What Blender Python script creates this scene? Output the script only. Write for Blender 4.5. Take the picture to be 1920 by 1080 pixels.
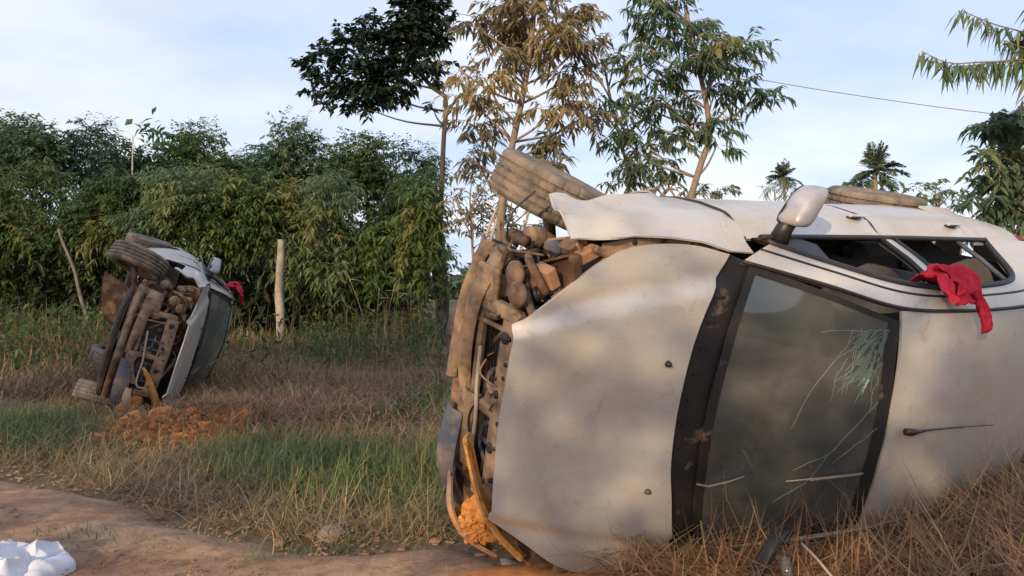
import bpy, math, random
import numpy as np
from mathutils import Matrix, Vector

# ---------------------------------------------------------------- scene
for o in list(bpy.data.objects): bpy.data.objects.remove(o)
S = bpy.context.scene
COL = S.collection
rng = np.random.default_rng(7)
random.seed(7)

# ---------------------------------------------------------------- camera
EYE = 1.4
cd = bpy.data.cameras.new('camera'); cam = bpy.data.objects.new('camera', cd); COL.objects.link(cam)
cam.location = (0, 0, EYE); cam.rotation_euler = (math.radians(90), 0, 0)
cd.sensor_width = 36; cd.lens = 1400/1920*36; cd.shift_y = -25/1920
cd.clip_start = 0.05; cd.clip_end = 2000
S.camera = cam

# ---------------------------------------------------------------- sky, sun, exposure
SUN_EL, SUN_AZ = 17.0, 205.0          # compass degrees, 0 = +Y (view direction), clockwise
w = bpy.data.worlds.new('World'); S.world = w; w.use_nodes = True
nt = w.node_tree; nt.nodes.clear()
def N(tree, t, **k):
    n = tree.nodes.new(t)
    for a, b in k.items(): setattr(n, a, b)
    return n
out = N(nt, 'ShaderNodeOutputWorld'); bg = N(nt, 'ShaderNodeBackground')
bg.inputs['Strength'].default_value = 0.13
sky = N(nt, 'ShaderNodeTexSky', sky_type='NISHITA', sun_disc=False)
sky.sun_elevation = math.radians(SUN_EL); sky.sun_rotation = math.radians(SUN_AZ)
sky.air_density = 1.0; sky.dust_density = 1.2; sky.ozone_density = 1.0
tc = N(nt, 'ShaderNodeTexCoord')
sep = N(nt, 'ShaderNodeSeparateXYZ'); nt.links.new(tc.outputs['Generated'], sep.inputs[0])
zz = N(nt, 'ShaderNodeMath', operation='MAXIMUM'); nt.links.new(sep.outputs['Z'], zz.inputs[0]); zz.inputs[1].default_value = 0.0
za = N(nt, 'ShaderNodeMath', operation='ADD'); nt.links.new(zz.outputs[0], za.inputs[0]); za.inputs[1].default_value = 0.16
dv = []
for ax in 'XY':
    d = N(nt, 'ShaderNodeMath', operation='DIVIDE'); nt.links.new(sep.outputs[ax], d.inputs[0]); nt.links.new(za.outputs[0], d.inputs[1]); dv.append(d)
cmb = N(nt, 'ShaderNodeCombineXYZ'); nt.links.new(dv[0].outputs[0], cmb.inputs[0]); nt.links.new(dv[1].outputs[0], cmb.inputs[1])
cn = N(nt, 'ShaderNodeTexNoise'); cn.inputs['Scale'].default_value = 0.62; cn.inputs['Detail'].default_value = 7; cn.inputs['Roughness'].default_value = 0.52; cn.inputs['Distortion'].default_value = 0.5
nt.links.new(cmb.outputs[0], cn.inputs['Vector'])
cr = N(nt, 'ShaderNodeValToRGB'); cr.color_ramp.elements[0].position = 0.33; cr.color_ramp.elements[1].position = 0.66
cr.color_ramp.elements[0].color = (0.62, 0.62, 0.62, 1); cr.color_ramp.elements[1].color = (0.97, 0.97, 0.97, 1)
nt.links.new(cn.outputs['Fac'], cr.inputs[0])
cn2 = N(nt, 'ShaderNodeTexNoise'); cn2.inputs['Scale'].default_value = 0.9; cn2.inputs['Detail'].default_value = 5
mp2 = N(nt, 'ShaderNodeMapping'); mp2.inputs['Location'].default_value = (5.3, 2.1, 0); nt.links.new(cmb.outputs[0], mp2.inputs[0]); nt.links.new(mp2.outputs[0], cn2.inputs['Vector'])
cc = N(nt, 'ShaderNodeValToRGB')
cc.color_ramp.elements[0].position = 0.36; cc.color_ramp.elements[1].position = 0.64
cc.color_ramp.elements[0].color = (4.5, 5.5, 7.7, 1); cc.color_ramp.elements[1].color = (7.2, 7.25, 7.9, 1)
nt.links.new(cn2.outputs['Fac'], cc.inputs[0])
mx = N(nt, 'ShaderNodeMix', data_type='RGBA')
nt.links.new(cr.outputs[0], mx.inputs[0]); nt.links.new(sky.outputs[0], mx.inputs[6]); nt.links.new(cc.outputs[0], mx.inputs[7])
nt.links.new(mx.outputs[2], bg.inputs['Color']); nt.links.new(bg.outputs[0], out.inputs[0])

sl = bpy.data.lights.new('sun', 'SUN'); sun = bpy.data.objects.new('sun', sl); COL.objects.link(sun)
sl.energy = 4.0; sl.angle = math.radians(0.6); sl.color = (1.0, 0.74, 0.46)
az, el = math.radians(SUN_AZ), math.radians(SUN_EL)
tosun = Vector((math.sin(az)*math.cos(el), math.cos(az)*math.cos(el), math.sin(el)))
sun.rotation_euler = (-tosun).to_track_quat('-Z', 'Y').to_euler()
S.view_settings.view_transform = 'Standard'; S.view_settings.look = 'None'
S.view_settings.exposure = 0.22; S.view_settings.gamma = 1.0; S.view_settings.use_curve_mapping = False
S.render.engine = 'CYCLES'
S.cycles.max_bounces = 6; S.cycles.transparent_max_bounces = 8

# ---------------------------------------------------------------- mesh helpers
class MB:
    """collects shapes that become ONE mesh"""
    def __init__(s): s.v = []; s.f = []; s.sm = []; s.n = 0; s.tint = []
    def add(s, v, f, smooth=True, tint=0.5):
        v = np.asarray(v, float).reshape(-1, 3); k = s.n
        s.v.append(v); s.n += len(v)
        s.f += [tuple(i+k for i in q) for q in f]; s.sm += [smooth]*len(f) if isinstance(smooth, bool) else list(smooth)
        s.tint.append(np.full(len(v), tint) if np.isscalar(tint) else np.asarray(tint))
        return s
    def mesh(s, name, mat):
        me = bpy.data.meshes.new(name)
        me.from_pydata(np.concatenate(s.v).tolist(), [], s.f)
        me.polygons.foreach_set('use_smooth', s.sm)
        a = me.attributes.new('tint', 'FLOAT', 'POINT'); a.data.foreach_set('value', np.concatenate(s.tint).astype(np.float32))
        for m in (mat if isinstance(mat, (list, tuple)) else [mat]): me.materials.append(m)
        me.update(); return me
    def obj(s, name, mat, parent=None): return link(name, s.mesh(name, mat), parent)
    def box(s, c, d, rot=None, bev=0.0, tint=0.5):
        x, y, z = np.asarray(d)/2.
        if bev <= 0:
            v = np.array([(i*x, j*y, k*z) for i in (-1, 1) for j in (-1, 1) for k in (-1, 1)])
            f = [(0, 1, 3, 2), (4, 6, 7, 5), (0, 4, 5, 1), (2, 3, 7, 6), (0, 2, 6, 4), (1, 5, 7, 3)]
        else:                                   # chamfered box
            b = min(bev, x*.9, y*.9, z*.9); v = []
            for i in (-1, 1):
                for j in (-1, 1):
                    for k in (-1, 1):
                        v += [(i*x, j*(y-b), k*(z-b)), (i*(x-b), j*y, k*(z-b)), (i*(x-b), j*(y-b), k*z)]
            v = np.array(v); I = lambda i, j, k, a: ((i > 0)*4+(j > 0)*2+(k > 0))*3+a
            f = []
            for i in (-1, 1):
                f.append([I(i, -1, -1, 0), I(i, 1, -1, 0), I(i, 1, 1, 0), I(i, -1, 1, 0)][::i])
                f.append([I(-1, i, -1, 1), I(-1, i, 1, 1), I(1, i, 1, 1), I(1, i, -1, 1)][::i])
                f.append([I(-1, -1, i, 2), I(1, -1, i, 2), I(1, 1, i, 2), I(-1, 1, i, 2)][::i])
                for j in (-1, 1):
                    f.append([I(i, j, -1, 0), I(i, j, -1, 1), I(i, j, 1, 1), I(i, j, 1, 0)][::i*j])
                    f.append([I(i, -1, j, 0), I(i, 1, j, 0), I(i, 1, j, 2), I(i, -1, j, 2)][::i*j])
                    f.append([I(-1, i, j, 1), I(-1, i, j, 2), I(1, i, j, 2), I(1, i, j, 1)][::i*j])
                    for k in (-1, 1): f.append([I(i, j, k, 0), I(i, j, k, 1), I(i, j, k, 2)][::i*j*k])
        if rot is not None: v = v @ np.array(Matrix.Rotation(rot[0], 3, rot[1]) if not isinstance(rot, Matrix) else rot).T
        return s.add(v+np.asarray(c), f, False, tint)
    def tube(s, pts, r, n=8, cap=True, tint=0.5):
        P = np.asarray(pts, float); m = len(P); r = np.broadcast_to(np.asarray(r, float), (m,))
        T = np.gradient(P, axis=0); T /= np.linalg.norm(T, axis=1)[:, None]+1e-9
        ref = np.array([0, 0, 1.]) if abs(T[0, 2]) < .9 else np.array([1., 0, 0])
        A = np.cross(T, ref); bad = np.linalg.norm(A, axis=1) < 1e-3; A[bad] = np.cross(T[bad], [0, 1., .1]); A /= np.linalg.norm(A, axis=1)[:, None]
        for i in range(1, m):
            if (A[i]*A[i-1]).sum() < 0: A[i] *= -1
        B = np.cross(T, A); t = np.linspace(0, 2*np.pi, n, endpoint=False)
        V = P[:, None]+r[:, None, None]*(A[:, None]*np.cos(t)[None, :, None]+B[:, None]*np.sin(t)[None, :, None])
        f = [(i*n+j, i*n+(j+1) % n, (i+1)*n+(j+1) % n, (i+1)*n+j) for i in range(m-1) for j in range(n)]
        sm = [True]*len(f)
        if cap: f += [tuple(range(n))[::-1], tuple((m-1)*n+j for j in range(n))]; sm += [False, False]
        return s.add(V.reshape(-1, 3), f, sm, tint)
    def grid(s, G, smooth=True, tint=0.5):
        n, m = G.shape[:2]
        return s.add(G.reshape(-1, 3), [(i*m+j, (i+1)*m+j, (i+1)*m+j+1, i*m+j+1) for i in range(n-1) for j in range(m-1)], smooth, tint)
    def shell(s, G, t=0.006, out=None, tint=0.5):
        """sheet G with thickness t; `out` = a vector the outer side looks along"""
        n, m = G.shape[:2]
        du = np.gradient(G, axis=0); dv = np.gradient(G, axis=1); Nn = np.cross(du, dv); Nn /= np.linalg.norm(Nn, axis=2)[..., None]+1e-12
        if out is not None and (Nn.mean((0, 1))*np.asarray(out)).sum() < 0: G = G[:, ::-1]; Nn = -Nn[:, ::-1]
        a, b = G.reshape(-1, 3), (G-Nn*t).reshape(-1, 3); k = n*m; f = []; sm = []
        for i in range(n-1):
            for j in range(m-1):
                q = (i*m+j, (i+1)*m+j, (i+1)*m+j+1, i*m+j+1); f += [q, tuple(x+k for x in q[::-1])]; sm += [True, True]
        ring = [i*m for i in range(n)]+[(n-1)*m+j for j in range(1, m)]+[i*m+m-1 for i in range(n-2, -1, -1)]+[j for j in range(m-2, 0, -1)]
        # rim has vertices of its own so that shading stays crisp
        V = np.concatenate([a, b, a[ring], b[ring]]); L = len(ring); o = 2*k
        for i in range(L): j = (i+1) % L; f.append((o+i, o+L+i, o+L+j, o+j)); sm.append(False)
        return s.add(V, f, sm, tint)
    def lathe(s, prof, n, axis='y', c=(0, 0, 0), smooth=True, tint=0.5):
        """profile (axial, radius) revolved about an axis"""
        t = np.linspace(0, 2*np.pi, n, endpoint=False); P = np.asarray(prof); m = len(P)
        a = np.repeat(P[:, 0][:, None], n, 1); x = P[:, 1][:, None]*np.cos(t); y = P[:, 1][:, None]*np.sin(t)
        V = {'y': (x, a, y), 'x': (a, x, y), 'z': (x, y, a)}[axis]; V = np.stack(V, -1).reshape(-1, 3)+np.asarray(c)
        f = [(i*n+j, i*n+(j+1) % n, (i+1)*n+(j+1) % n, (i+1)*n+j) for i in range(m-1) for j in range(n)]
        return s.add(V, f, smooth, tint)
    def blob(s, c, r, seed=0, n=14, amp=.18, tint=.5):
        """lumpy closed body"""
        rg = np.random.default_rng(seed); th = np.linspace(0.02, np.pi-.02, n); ph = np.linspace(0, 2*np.pi, n+4, endpoint=False)
        T, Ph = np.meshgrid(th, ph, indexing='ij'); D = np.stack([np.sin(T)*np.cos(Ph), np.sin(T)*np.sin(Ph), np.cos(T)], -1)
        q = np.ones(T.shape)
        for k in range(6):
            a = rg.normal(size=3)*rg.uniform(1.5, 4); q += amp*.5*np.sin(D@a+rg.uniform(0, 6))
        V = D*q[..., None]*np.asarray(r)+np.asarray(c); m = n+4
        f = [(i*m+j, (i+1)*m+j, (i+1)*m+(j+1) % m, i*m+(j+1) % m) for i in range(n-1) for j in range(m)]
        f += [tuple(range(m))[::-1][::-1], tuple((n-1)*m+j for j in range(m))[::-1]]
        return s.add(V.reshape(-1, 3), f, True, tint)

def link(name, me, parent=None):
    o = bpy.data.objects.new(name, me); COL.objects.link(o)
    if parent is not None: o.parent = parent
    return o
def tag(o, label=None, cat=None, group=None, kind=None):
    for k, v in (('label', label), ('category', cat), ('group', group), ('kind', kind)):
        if v: o[k] = v
    return o
def empty(name, loc=(0, 0, 0)):
    o = bpy.data.objects.new(name, None); COL.objects.link(o); o.location = loc; o.empty_display_size = .2; return o
def copy_tree(o, parent=None):
    c = o.copy(); COL.objects.link(c)
    if parent is not None: c.parent = parent
    for ch in list(o.children): copy_tree(ch, c)
    return c
def tri_mesh(name, V, F, tint, mat, smooth=False):
    """big triangle soup straight from arrays"""
    me = bpy.data.meshes.new(name); V = np.ascontiguousarray(V, np.float32).reshape(-1, 3); F = np.ascontiguousarray(F, np.int32).reshape(-1, 3)
    me.vertices.add(len(V)); me.vertices.foreach_set('co', V.ravel())
    me.loops.add(F.size); me.loops.foreach_set('vertex_index', F.ravel())
    me.polygons.add(len(F)); me.polygons.foreach_set('loop_start', np.arange(0, F.size, 3, dtype=np.int32))
    me.polygons.foreach_set('use_smooth', np.full(len(F), smooth))
    me.update(calc_edges=True)
    a = me.attributes.new('tint', 'FLOAT', 'POINT'); a.data.foreach_set('value', np.asarray(tint, np.float32))
    me.materials.append(mat); return me
def rs(pts, n, smooth=True):
    """resample a polyline to n points by arc length (Catmull-Rom when smooth)"""
    P = np.asarray(pts, float)
    if smooth and len(P) > 2:
        Q = np.vstack([2*P[0]-P[1], P, 2*P[-1]-P[-2]]); R = []
        for i in range(1, len(Q)-2):
            t = np.linspace(0, 1, 12, endpoint=False)[:, None]; a, b, c, d = Q[i-1:i+3]
            R.append(.5*((2*b)+(-a+c)*t+(2*a-5*b+4*c-d)*t**2+(-a+3*b-3*c+d)*t**3))
        P = np.vstack(R+[P[-1:]])
    d = np.r_[0, np.cumsum(np.linalg.norm(np.diff(P, axis=0), axis=1))]; t = np.linspace(0, d[-1], n)
    return np.stack([np.interp(t, d, P[:, k]) for k in range(P.shape[1])], -1)
def coons(c0, c1, d0, d1):
    """c0,c1: n points (v=0,1), d0,d1: m points (u=0,1) -> n x m grid"""
    n, m = len(c0), len(d0); u = np.linspace(0, 1, n)[:, None, None]; v = np.linspace(0, 1, m)[None, :, None]
    c0, c1, d0, d1 = c0[:, None], c1[:, None], d0[None], d1[None]
    return (1-v)*c0+v*c1+(1-u)*d0+u*d1-((1-u)*(1-v)*c0[0, 0]+u*(1-v)*c0[-1, 0]+(1-u)*v*c1[0, 0]+u*v*c1[-1, 0])
def ruled(a, b, n, m, bulge=None):
    A, B = rs(a, n), rs(b, n); v = np.linspace(0, 1, m)[None, :, None]; G = A[:, None]*(1-v)+B[:, None]*v
    if bulge is not None: G = G+4*v*(1-v)*np.asarray(bulge)
    return G
def sstep(x, a, b): t = np.clip((np.asarray(x, float)-a)/(b-a), 0, 1); return t*t*(3-2*t)
def flip(P): P = np.array(P, float); P[..., 1] *= -1; return P
def waves(X, Y, seed, amp, freqs):
    rg = np.random.default_rng(seed); h = np.zeros(np.shape(X))
    for f in freqs:
        for k in range(4):
            a = rg.uniform(0, 6.28); h += np.sin((np.cos(a)*X+np.sin(a)*Y)*f*rg.uniform(.7, 1.3)+rg.uniform(0, 6.28))/f**.9
    return amp*h

# ---------------------------------------------------------------- materials
def mat(name):
    m = bpy.data.materials.new(name); m.use_nodes = True; t = m.node_tree; return m, t, t.nodes['Principled BSDF']
def noise(t, scale, detail=4, rough=.55, coord='Object', vec=None, stretch=None, dist=0):
    c = N(t, 'ShaderNodeTexCoord'); n = N(t, 'ShaderNodeTexNoise'); n.inputs['Scale'].default_value = scale; n.inputs['Detail'].default_value = detail; n.inputs['Roughness'].default_value = rough; n.inputs['Distortion'].default_value = dist
    src = c.outputs[coord]
    if stretch:
        m = N(t, 'ShaderNodeMapping'); m.inputs['Scale'].default_value = stretch; t.links.new(src, m.inputs[0]); src = m.outputs[0]
    t.links.new(src, n.inputs['Vector']); return n.outputs['Fac']
def ramp(t, fac, stops):
    r = N(t, 'ShaderNodeValToRGB'); e = r.color_ramp.elements
    while len(e) < len(stops): e.new(.5)
    for i, (p, c) in enumerate(stops): e[i].position = p; e[i].color = (c[0], c[1], c[2], 1) if not np.isscalar(c) else (c, c, c, 1)
    t.links.new(fac, r.inputs[0]); return r.outputs[0]
def mixc(t, fac, a, b, mode='MIX'):
    m = N(t, 'ShaderNodeMix', data_type='RGBA', blend_type=mode)
    for k, x in ((0, fac), (6, a), (7, b)):
        if hasattr(x, 'is_linked'): t.links.new(x, m.inputs[k])
        elif np.isscalar(x): m.inputs[k].default_value = x
        else: m.inputs[k].default_value = (*x, 1)
    return m.outputs[2]
def bump(t, b, h, strength=.3, dist=.01):
    n = N(t, 'ShaderNodeBump'); n.inputs['Strength'].default_value = strength; n.inputs['Distance'].default_value = dist
    t.links.new(h, n.inputs['Height']); t.links.new(n.outputs[0], b.inputs['Normal'])
DUST = (.36, .24, .15)
def simple(name, col, rough=.6, metal=0., dust=.0, dscale=6., bumps=0., var=.25, dcol=DUST):
    """base colour with uneven tone and patches of dry dust"""
    m, t, b = mat(name)
    f = noise(t, dscale*2.3, 5); c = ramp(t, f, [(.25, tuple(x*(1-var) for x in col)), (.75, tuple(min(1, x*(1+var)) for x in col))])
    if dust > 0:
        g = noise(t, dscale, 6, .62); k = ramp(t, g, [(max(.02, .62-dust*.55), 0.), (min(.98, .92-dust*.5), 1.)]); c = mixc(t, k, c, dcol)
        rr = ramp(t, k, [(0, rough), (1, .92)]); t.links.new(rr, b.inputs['Roughness'])
    else: b.inputs['Roughness'].default_value = rough
    t.links.new(c, b.inputs['Base Color']); b.inputs['Metallic'].default_value = metal
    if bumps: bump(t, b, noise(t, dscale*6, 5), bumps, .004)
    return m
def paint_mat():
    m, t, b = mat('silver_car_paint')
    f = noise(t, 2.6, 6, .6, dist=.6); k = ramp(t, f, [(.36, 0.05), (.72, .75)])
    c = mixc(t, k, (.55, .53, .495), (.46, .385, .295))
    g = noise(t, 38, 4); sp = ramp(t, g, [(.60, 0.), (.78, .35)]); c = mixc(t, sp, c, (.33, .25, .18))
    st = noise(t, 9, 5, .6, stretch=(.6, 6, .6)); k2 = ramp(t, st, [(.58, 0.), (.8, .3)]); c = mixc(t, k2, c, (.36, .30, .25))
    sc1 = noise(t, 14, 3, .5, stretch=(.25, 9, 1.)); c = mixc(t, ramp(t, sc1, [(.68, 0.), (.72, .25)]), c, (.34, .31, .28))
    mu = noise(t, 6.5, 9, .74, dist=1.4); c = mixc(t, ramp(t, mu, [(.57, 0.), (.68, .5)]), c, (.36, .25, .16))
    t.links.new(c, b.inputs['Base Color']); b.inputs['Metallic'].default_value = .25
    t.links.new(ramp(t, k, [(0, .34), (1, .58)]), b.inputs['Roughness'])
    b.inputs['Coat Weight'].default_value = .25; b.inputs['Coat Roughness'].default_value = .15
    bump(t, b, noise(t, 4.2, 2), .25, .02); return m
def glass_mat(name, tintc, refl=.5, dirt=.12, alpha_r=.03, dcol=(.30, .27, .22)):
    m, t, b = mat(name); t.nodes.remove(b); o = t.nodes['Material Output']
    tr = N(t, 'ShaderNodeBsdfTransparent'); tr.inputs[0].default_value = (*tintc, 1)
    gl = N(t, 'ShaderNodeBsdfGlossy'); gl.inputs['Roughness'].default_value = alpha_r; gl.inputs['Color'].default_value = (.9, .95, 1, 1)
    df = N(t, 'ShaderNodeBsdfDiffuse'); df.inputs[0].default_value = (*dcol, 1)
    fr = N(t, 'ShaderNodeFresnel'); fr.inputs['IOR'].default_value = 1.5
    ml = N(t, 'ShaderNodeMath', operation='MULTIPLY'); t.links.new(fr.outputs[0], ml.inputs[0]); ml.inputs[1].default_value = refl*2
    a = N(t, 'ShaderNodeMixShader'); t.links.new(ml.outputs[0], a.inputs[0]); t.links.new(tr.outputs[0], a.inputs[1]); t.links.new(gl.outputs[0], a.inputs[2])
    f = noise(t, 5, 7, .65, dist=.4); k = ramp(t, f, [(.30, dirt*.55), (.80, dirt*1.7)])
    c = N(t, 'ShaderNodeMixShader'); t.links.new(k, c.inputs[0]); t.links.new(a.outputs[0], c.inputs[1]); t.links.new(df.outputs[0], c.inputs[2])
    t.links.new(c.outputs[0], o.inputs[0]); return m
def leaf_mat(name, stops, trans=.3, rough=.5, spec=.35):
    m, t, b = mat(name); at = N(t, 'ShaderNodeAttribute', attribute_name='tint')
    c = ramp(t, at.outputs['Fac'], stops); t.links.new(c, b.inputs['Base Color']); b.inputs['Roughness'].default_value = rough; b.inputs['Specular IOR Level'].default_value = spec
    tl = N(t, 'ShaderNodeBsdfTranslucent'); t.links.new(c, tl.inputs[0])
    mxs = N(t, 'ShaderNodeMixShader'); mxs.inputs[0].default_value = trans; o = t.nodes['Material Output']
    t.links.new(b.outputs[0], mxs.inputs[1]); t.links.new(tl.outputs[0], mxs.inputs[2]); t.links.new(mxs.outputs[0], o.inputs[0]); return m
M = {}
M['paint'] = paint_mat()
M['windshield'] = glass_mat('windshield_glass', (.66, .72, .69), .95, .20, .04, (.27, .28, .26))
M['shard'] = glass_mat('cracked_glass', (.62, .80, .74), .9, .20, .15, (.34, .42, .39))
M['crack'] = simple('crack_grey', (.36, .39, .37), .4)
M['black'] = simple('black_plastic', (.016, .016, .018), .45, dust=.22, dscale=5)
M['cowl'] = simple('dull_black_trim', (.012, .011, .011), .6, dust=.04, dscale=9)
M['seal'] = simple('black_rubber', (.018, .018, .02), .55)
M['interior'] = simple('dark_interior_trim', (.035, .034, .036), .8, dust=.1)
M['seat'] = simple('grey_seat_cloth', (.07, .07, .075), .9, bumps=.2)
M['lining'] = simple('grey_head_lining', (.22, .21, .2), .9)
M['tyre'] = simple('dusty_tyre_rubber', (.075, .066, .058), .85, dust=.5, dscale=9, bumps=.4, dcol=(.24, .185, .14))
M['rim'] = simple('dusty_steel_rim', (.2, .18, .16), .5, .5, dust=.5)
M['rust'] = simple('earth_caked_metal', (.095, .046, .024), .8, .1, dust=.28, dscale=9, bumps=.5)
M['dustmetal'] = simple('dust_coated_metal', (.13, .085, .056), .75, .15, dust=.50, dscale=11, bumps=.6, dcol=(.38, .26, .165), var=.6)
M['cast'] = simple('dusty_cast_alloy', (.085, .062, .05), .6, .4, dust=.34, dscale=11, bumps=.6)
M['hose'] = simple('dusty_rubber_hose', (.07, .045, .03), .75, dust=.35, dscale=12)
M['darkgrime'] = simple('oily_black_grime', (.03, .022, .018), .55, .1, dust=.3, dscale=9, bumps=.5, dcol=(.17, .10, .06))
M['slate'] = simple('blue_grey_plastic', (.075, .085, .11), .6, dust=.2)
M['orange'] = simple('orange_earth_crust', (.50, .21, .045), .95, dust=.40, dscale=16, bumps=1.0, dcol=(.56, .29, .10), var=.5)
M['red'] = simple('red_cloth', (.52, .016, .045), .85, dscale=14, bumps=.4, var=.2)
M['mirrorcap'] = simple('grey_silver_mirror_cap', (.34, .34, .36), .4, .2, dust=.12)
M['redlamp'] = simple('red_lamp_lens', (.13, .018, .013), .4, dust=.35)
M['white'] = simple('white_cloth', (.60, .61, .66), .85, dscale=6, bumps=.5, var=.10)
M['mirrorglass'] = simple('mirror_glass', (.8, .8, .8), .05, 1.)
M['wood'] = simple('weathered_grey_wood', (.27, .23, .19), .9, dscale=3, bumps=.6, var=.4)
M['darkwood'] = simple('dark_grey_dead_wood', (.14, .125, .11), .9, dscale=4, bumps=.6, var=.4)  # dark grey tone of the dead trunk
M['drystalk'] = simple('faded_dry_stalk', (.24, .20, .14), .9, var=.3)
M['bark'] = simple('pale_brown_bark', (.22, .165, .12), .9, dscale=8, bumps=.6, var=.35)
M['darkbark'] = simple('dark_bark', (.055, .045, .036), .9, dscale=8, bumps=.6, var=.35)
M['stone'] = simple('grey_brown_stone', (.19, .155, .125), .9, dscale=5, bumps=.6, var=.3)
M['stalk'] = simple('dry_stalk', (.40, .34, .25), .9, var=.2)
M['cable'] = simple('grey_cable', (.20, .19, .19), .7)
M['plasticclear'] = glass_mat('clear_scrap_plastic', (.75, .77, .75), .8, .25, .1)
G3 = lambda a, b, c: [(.0, a), (.5, b), (1., c)]
M['leaf_mango'] = leaf_mat('deep_green_leaves', [(0, (.034, .064, .026)), (.4, (.075, .128, .038)), (.75, (.135, .175, .05)), (1, (.24, .215, .075))], .4)
M['leaf_far'] = leaf_mat('blue_green_leaves', [(0, (.042, .080, .056)), (.5, (.078, .135, .074)), (1, (.14, .185, .09))], .4)
M['leaf_dark'] = leaf_mat('dark_glossy_leaves', [(0, (.012, .026, .018)), (.5, (.020, .042, .025)), (1, (.035, .060, .028))], .15)
M['leaf_gold'] = leaf_mat('sunlit_gold_leaves', [(0, (.12, .125, .085)), (.35, (.22, .195, .12)), (.7, (.34, .27, .14)), (1, (.46, .36, .16))], .5)  # brownish green leaves with the gold of low sun put into their colour
M['leaf_young'] = leaf_mat('fresh_green_leaves', [(0, (.075, .12, .08)), (.5, (.13, .195, .105)), (.85, (.19, .25, .11)), (1, (.29, .28, .12))], .5)
M['leaf_palm'] = leaf_mat('palm_leaves', [(0, (.07, .11, .07)), (1, (.17, .21, .11))], .35)
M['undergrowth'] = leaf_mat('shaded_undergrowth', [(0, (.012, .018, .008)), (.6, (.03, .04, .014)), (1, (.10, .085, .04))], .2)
M['grass_green'] = leaf_mat('green_grass', [(0, (.06, .105, .035)), (.5, (.12, .18, .055)), (.85, (.21, .24, .085)), (1, (.42, .36, .19))], .3)
M['grass_dry'] = leaf_mat('dry_grass', [(0, (.14, .10, .05)), (.45, (.27, .19, .095)), (.8, (.40, .295, .155)), (1, (.52, .42, .25))], .25)
M['straw'] = leaf_mat('red_brown_straw', [(0, (.15, .075, .04)), (.4, (.31, .17, .09)), (.75, (.44, .28, .155)), (1, (.58, .44, .26))], .25)
def ground_mat():
    m, t, b = mat('field_soil')
    a = noise(t, .55, 6); c = ramp(t, a, [(.35, (.10, .075, .038)), (.55, (.17, .115, .062)), (.75, (.26, .165, .095))])
    g = noise(t, 22, 6, .7); c = mixc(t, ramp(t, g, [(.4, 0.), (.7, .6)]), c, (.07, .05, .03))
    t.links.new(c, b.inputs['Base Color']); b.inputs['Roughness'].default_value = .95; bump(t, b, noise(t, 30, 6, .7), .8, .03); return m
def road_mat():
    m, t, b = mat('dirt_road_soil')
    a = noise(t, 1.3, 6, .6, stretch=(.55, 1.6, 1)); c = ramp(t, a, [(.3, (.37, .20, .12)), (.5, (.55, .34, .21)), (.72, (.64, .44, .29))])
    g = noise(t, 9, 7, .7); c = mixc(t, ramp(t, g, [(.42, 0.), (.66, .75)]), c, (.22, .11, .066))
    h = noise(t, 55, 5, .7); c = mixc(t, ramp(t, h, [(.55, 0.), (.75, .5)]), c, (.5, .36, .24))
    t.links.new(c, b.inputs['Base Color']); b.inputs['Roughness'].default_value = .95; bump(t, b, noise(t, 19, 9, .74), 1., .06); return m
M['ground'] = ground_mat(); M['road'] = road_mat()
M['mound'] = simple('turned_orange_soil', (.50, .20, .06), .95, dscale=5, bumps=1., var=.4)

# ---------------------------------------------------------------- ground and road
def ht(X, Y):
    X = np.asarray(X, float); Y = np.asarray(Y, float)
    h = .10*sstep(X, -.9, .4)*(1-sstep(Y, 7, 10))+.13*sstep(X, 1.3, 2.7)*(1-sstep(Y, 5.5, 8))
    h = h+waves(X, Y, 3, .012, (1.1, 2.3, 4.7))*(1-sstep(np.hypot(X, Y), 20, 40))
    return h-.06*np.exp(-((X+3.6)**2+(Y-7.3)**2)/.5)
def axis_pts(a, b, fine, lo, hi, far): return np.unique(np.r_[-np.geomspace(max(-a, 1), far, 16)[::-1], np.arange(a, b, fine), np.geomspace(max(b, 1), far, 16)])
gx = axis_pts(-9, 7, .11, 0, 0, 900); gy = np.unique(np.r_[-np.geomspace(3, 900, 14)[::-1], np.arange(-2, 13, .11), np.geomspace(13, 900, 18)])
X, Y = np.meshgrid(gx, gy, indexing='ij')
tag(MB().grid(np.stack([X, Y, ht(X, Y)], -1)).obj('ground', M['ground']), kind='structure')
# road: its verge runs from the left, under the wrecked car, towards the viewer's right
EDGE = np.array([(-12, 9.2), (-7, 7.2), (-3.75, 5.5), (-2.9, 5.0), (-2.05, 4.42), (-1.15, 4.02), (-.35, 3.80), (.5, 3.05), (1.6, 2.55), (4, 1.9), (9, 1.2)])
def edge_y(X): return np.interp(X, EDGE[:, 0], EDGE[:, 1])
rx = np.arange(-9, 3.5, .05); rt = np.r_[np.linspace(0, 1.6, 44), np.linspace(1.7, 7, 30)]
Xr, Tr = np.meshgrid(rx, rt, indexing='ij')
ed = edge_y(Xr)+waves(Xr, Xr*0, 5, .07, (2.1, 5, 11, 23))
Yr = ed-Tr
Zr = ht(Xr, Yr)-.03+.038*sstep(Tr, 0, .35)+.06*sstep(Tr, .3, 1.0)+waves(Xr, Yr, 11, .017, (3, 7, 15, 31))+.018*np.sin((Tr+.12*np.sin(Xr*.9))*5.2)*sstep(Tr, .05, .4)+.02*np.exp(-((Tr-.45)/.2)**2)
tag(MB().grid(np.stack([Xr, Yr, Zr], -1)).obj('dirt_road', M['road']), kind='structure')

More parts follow.
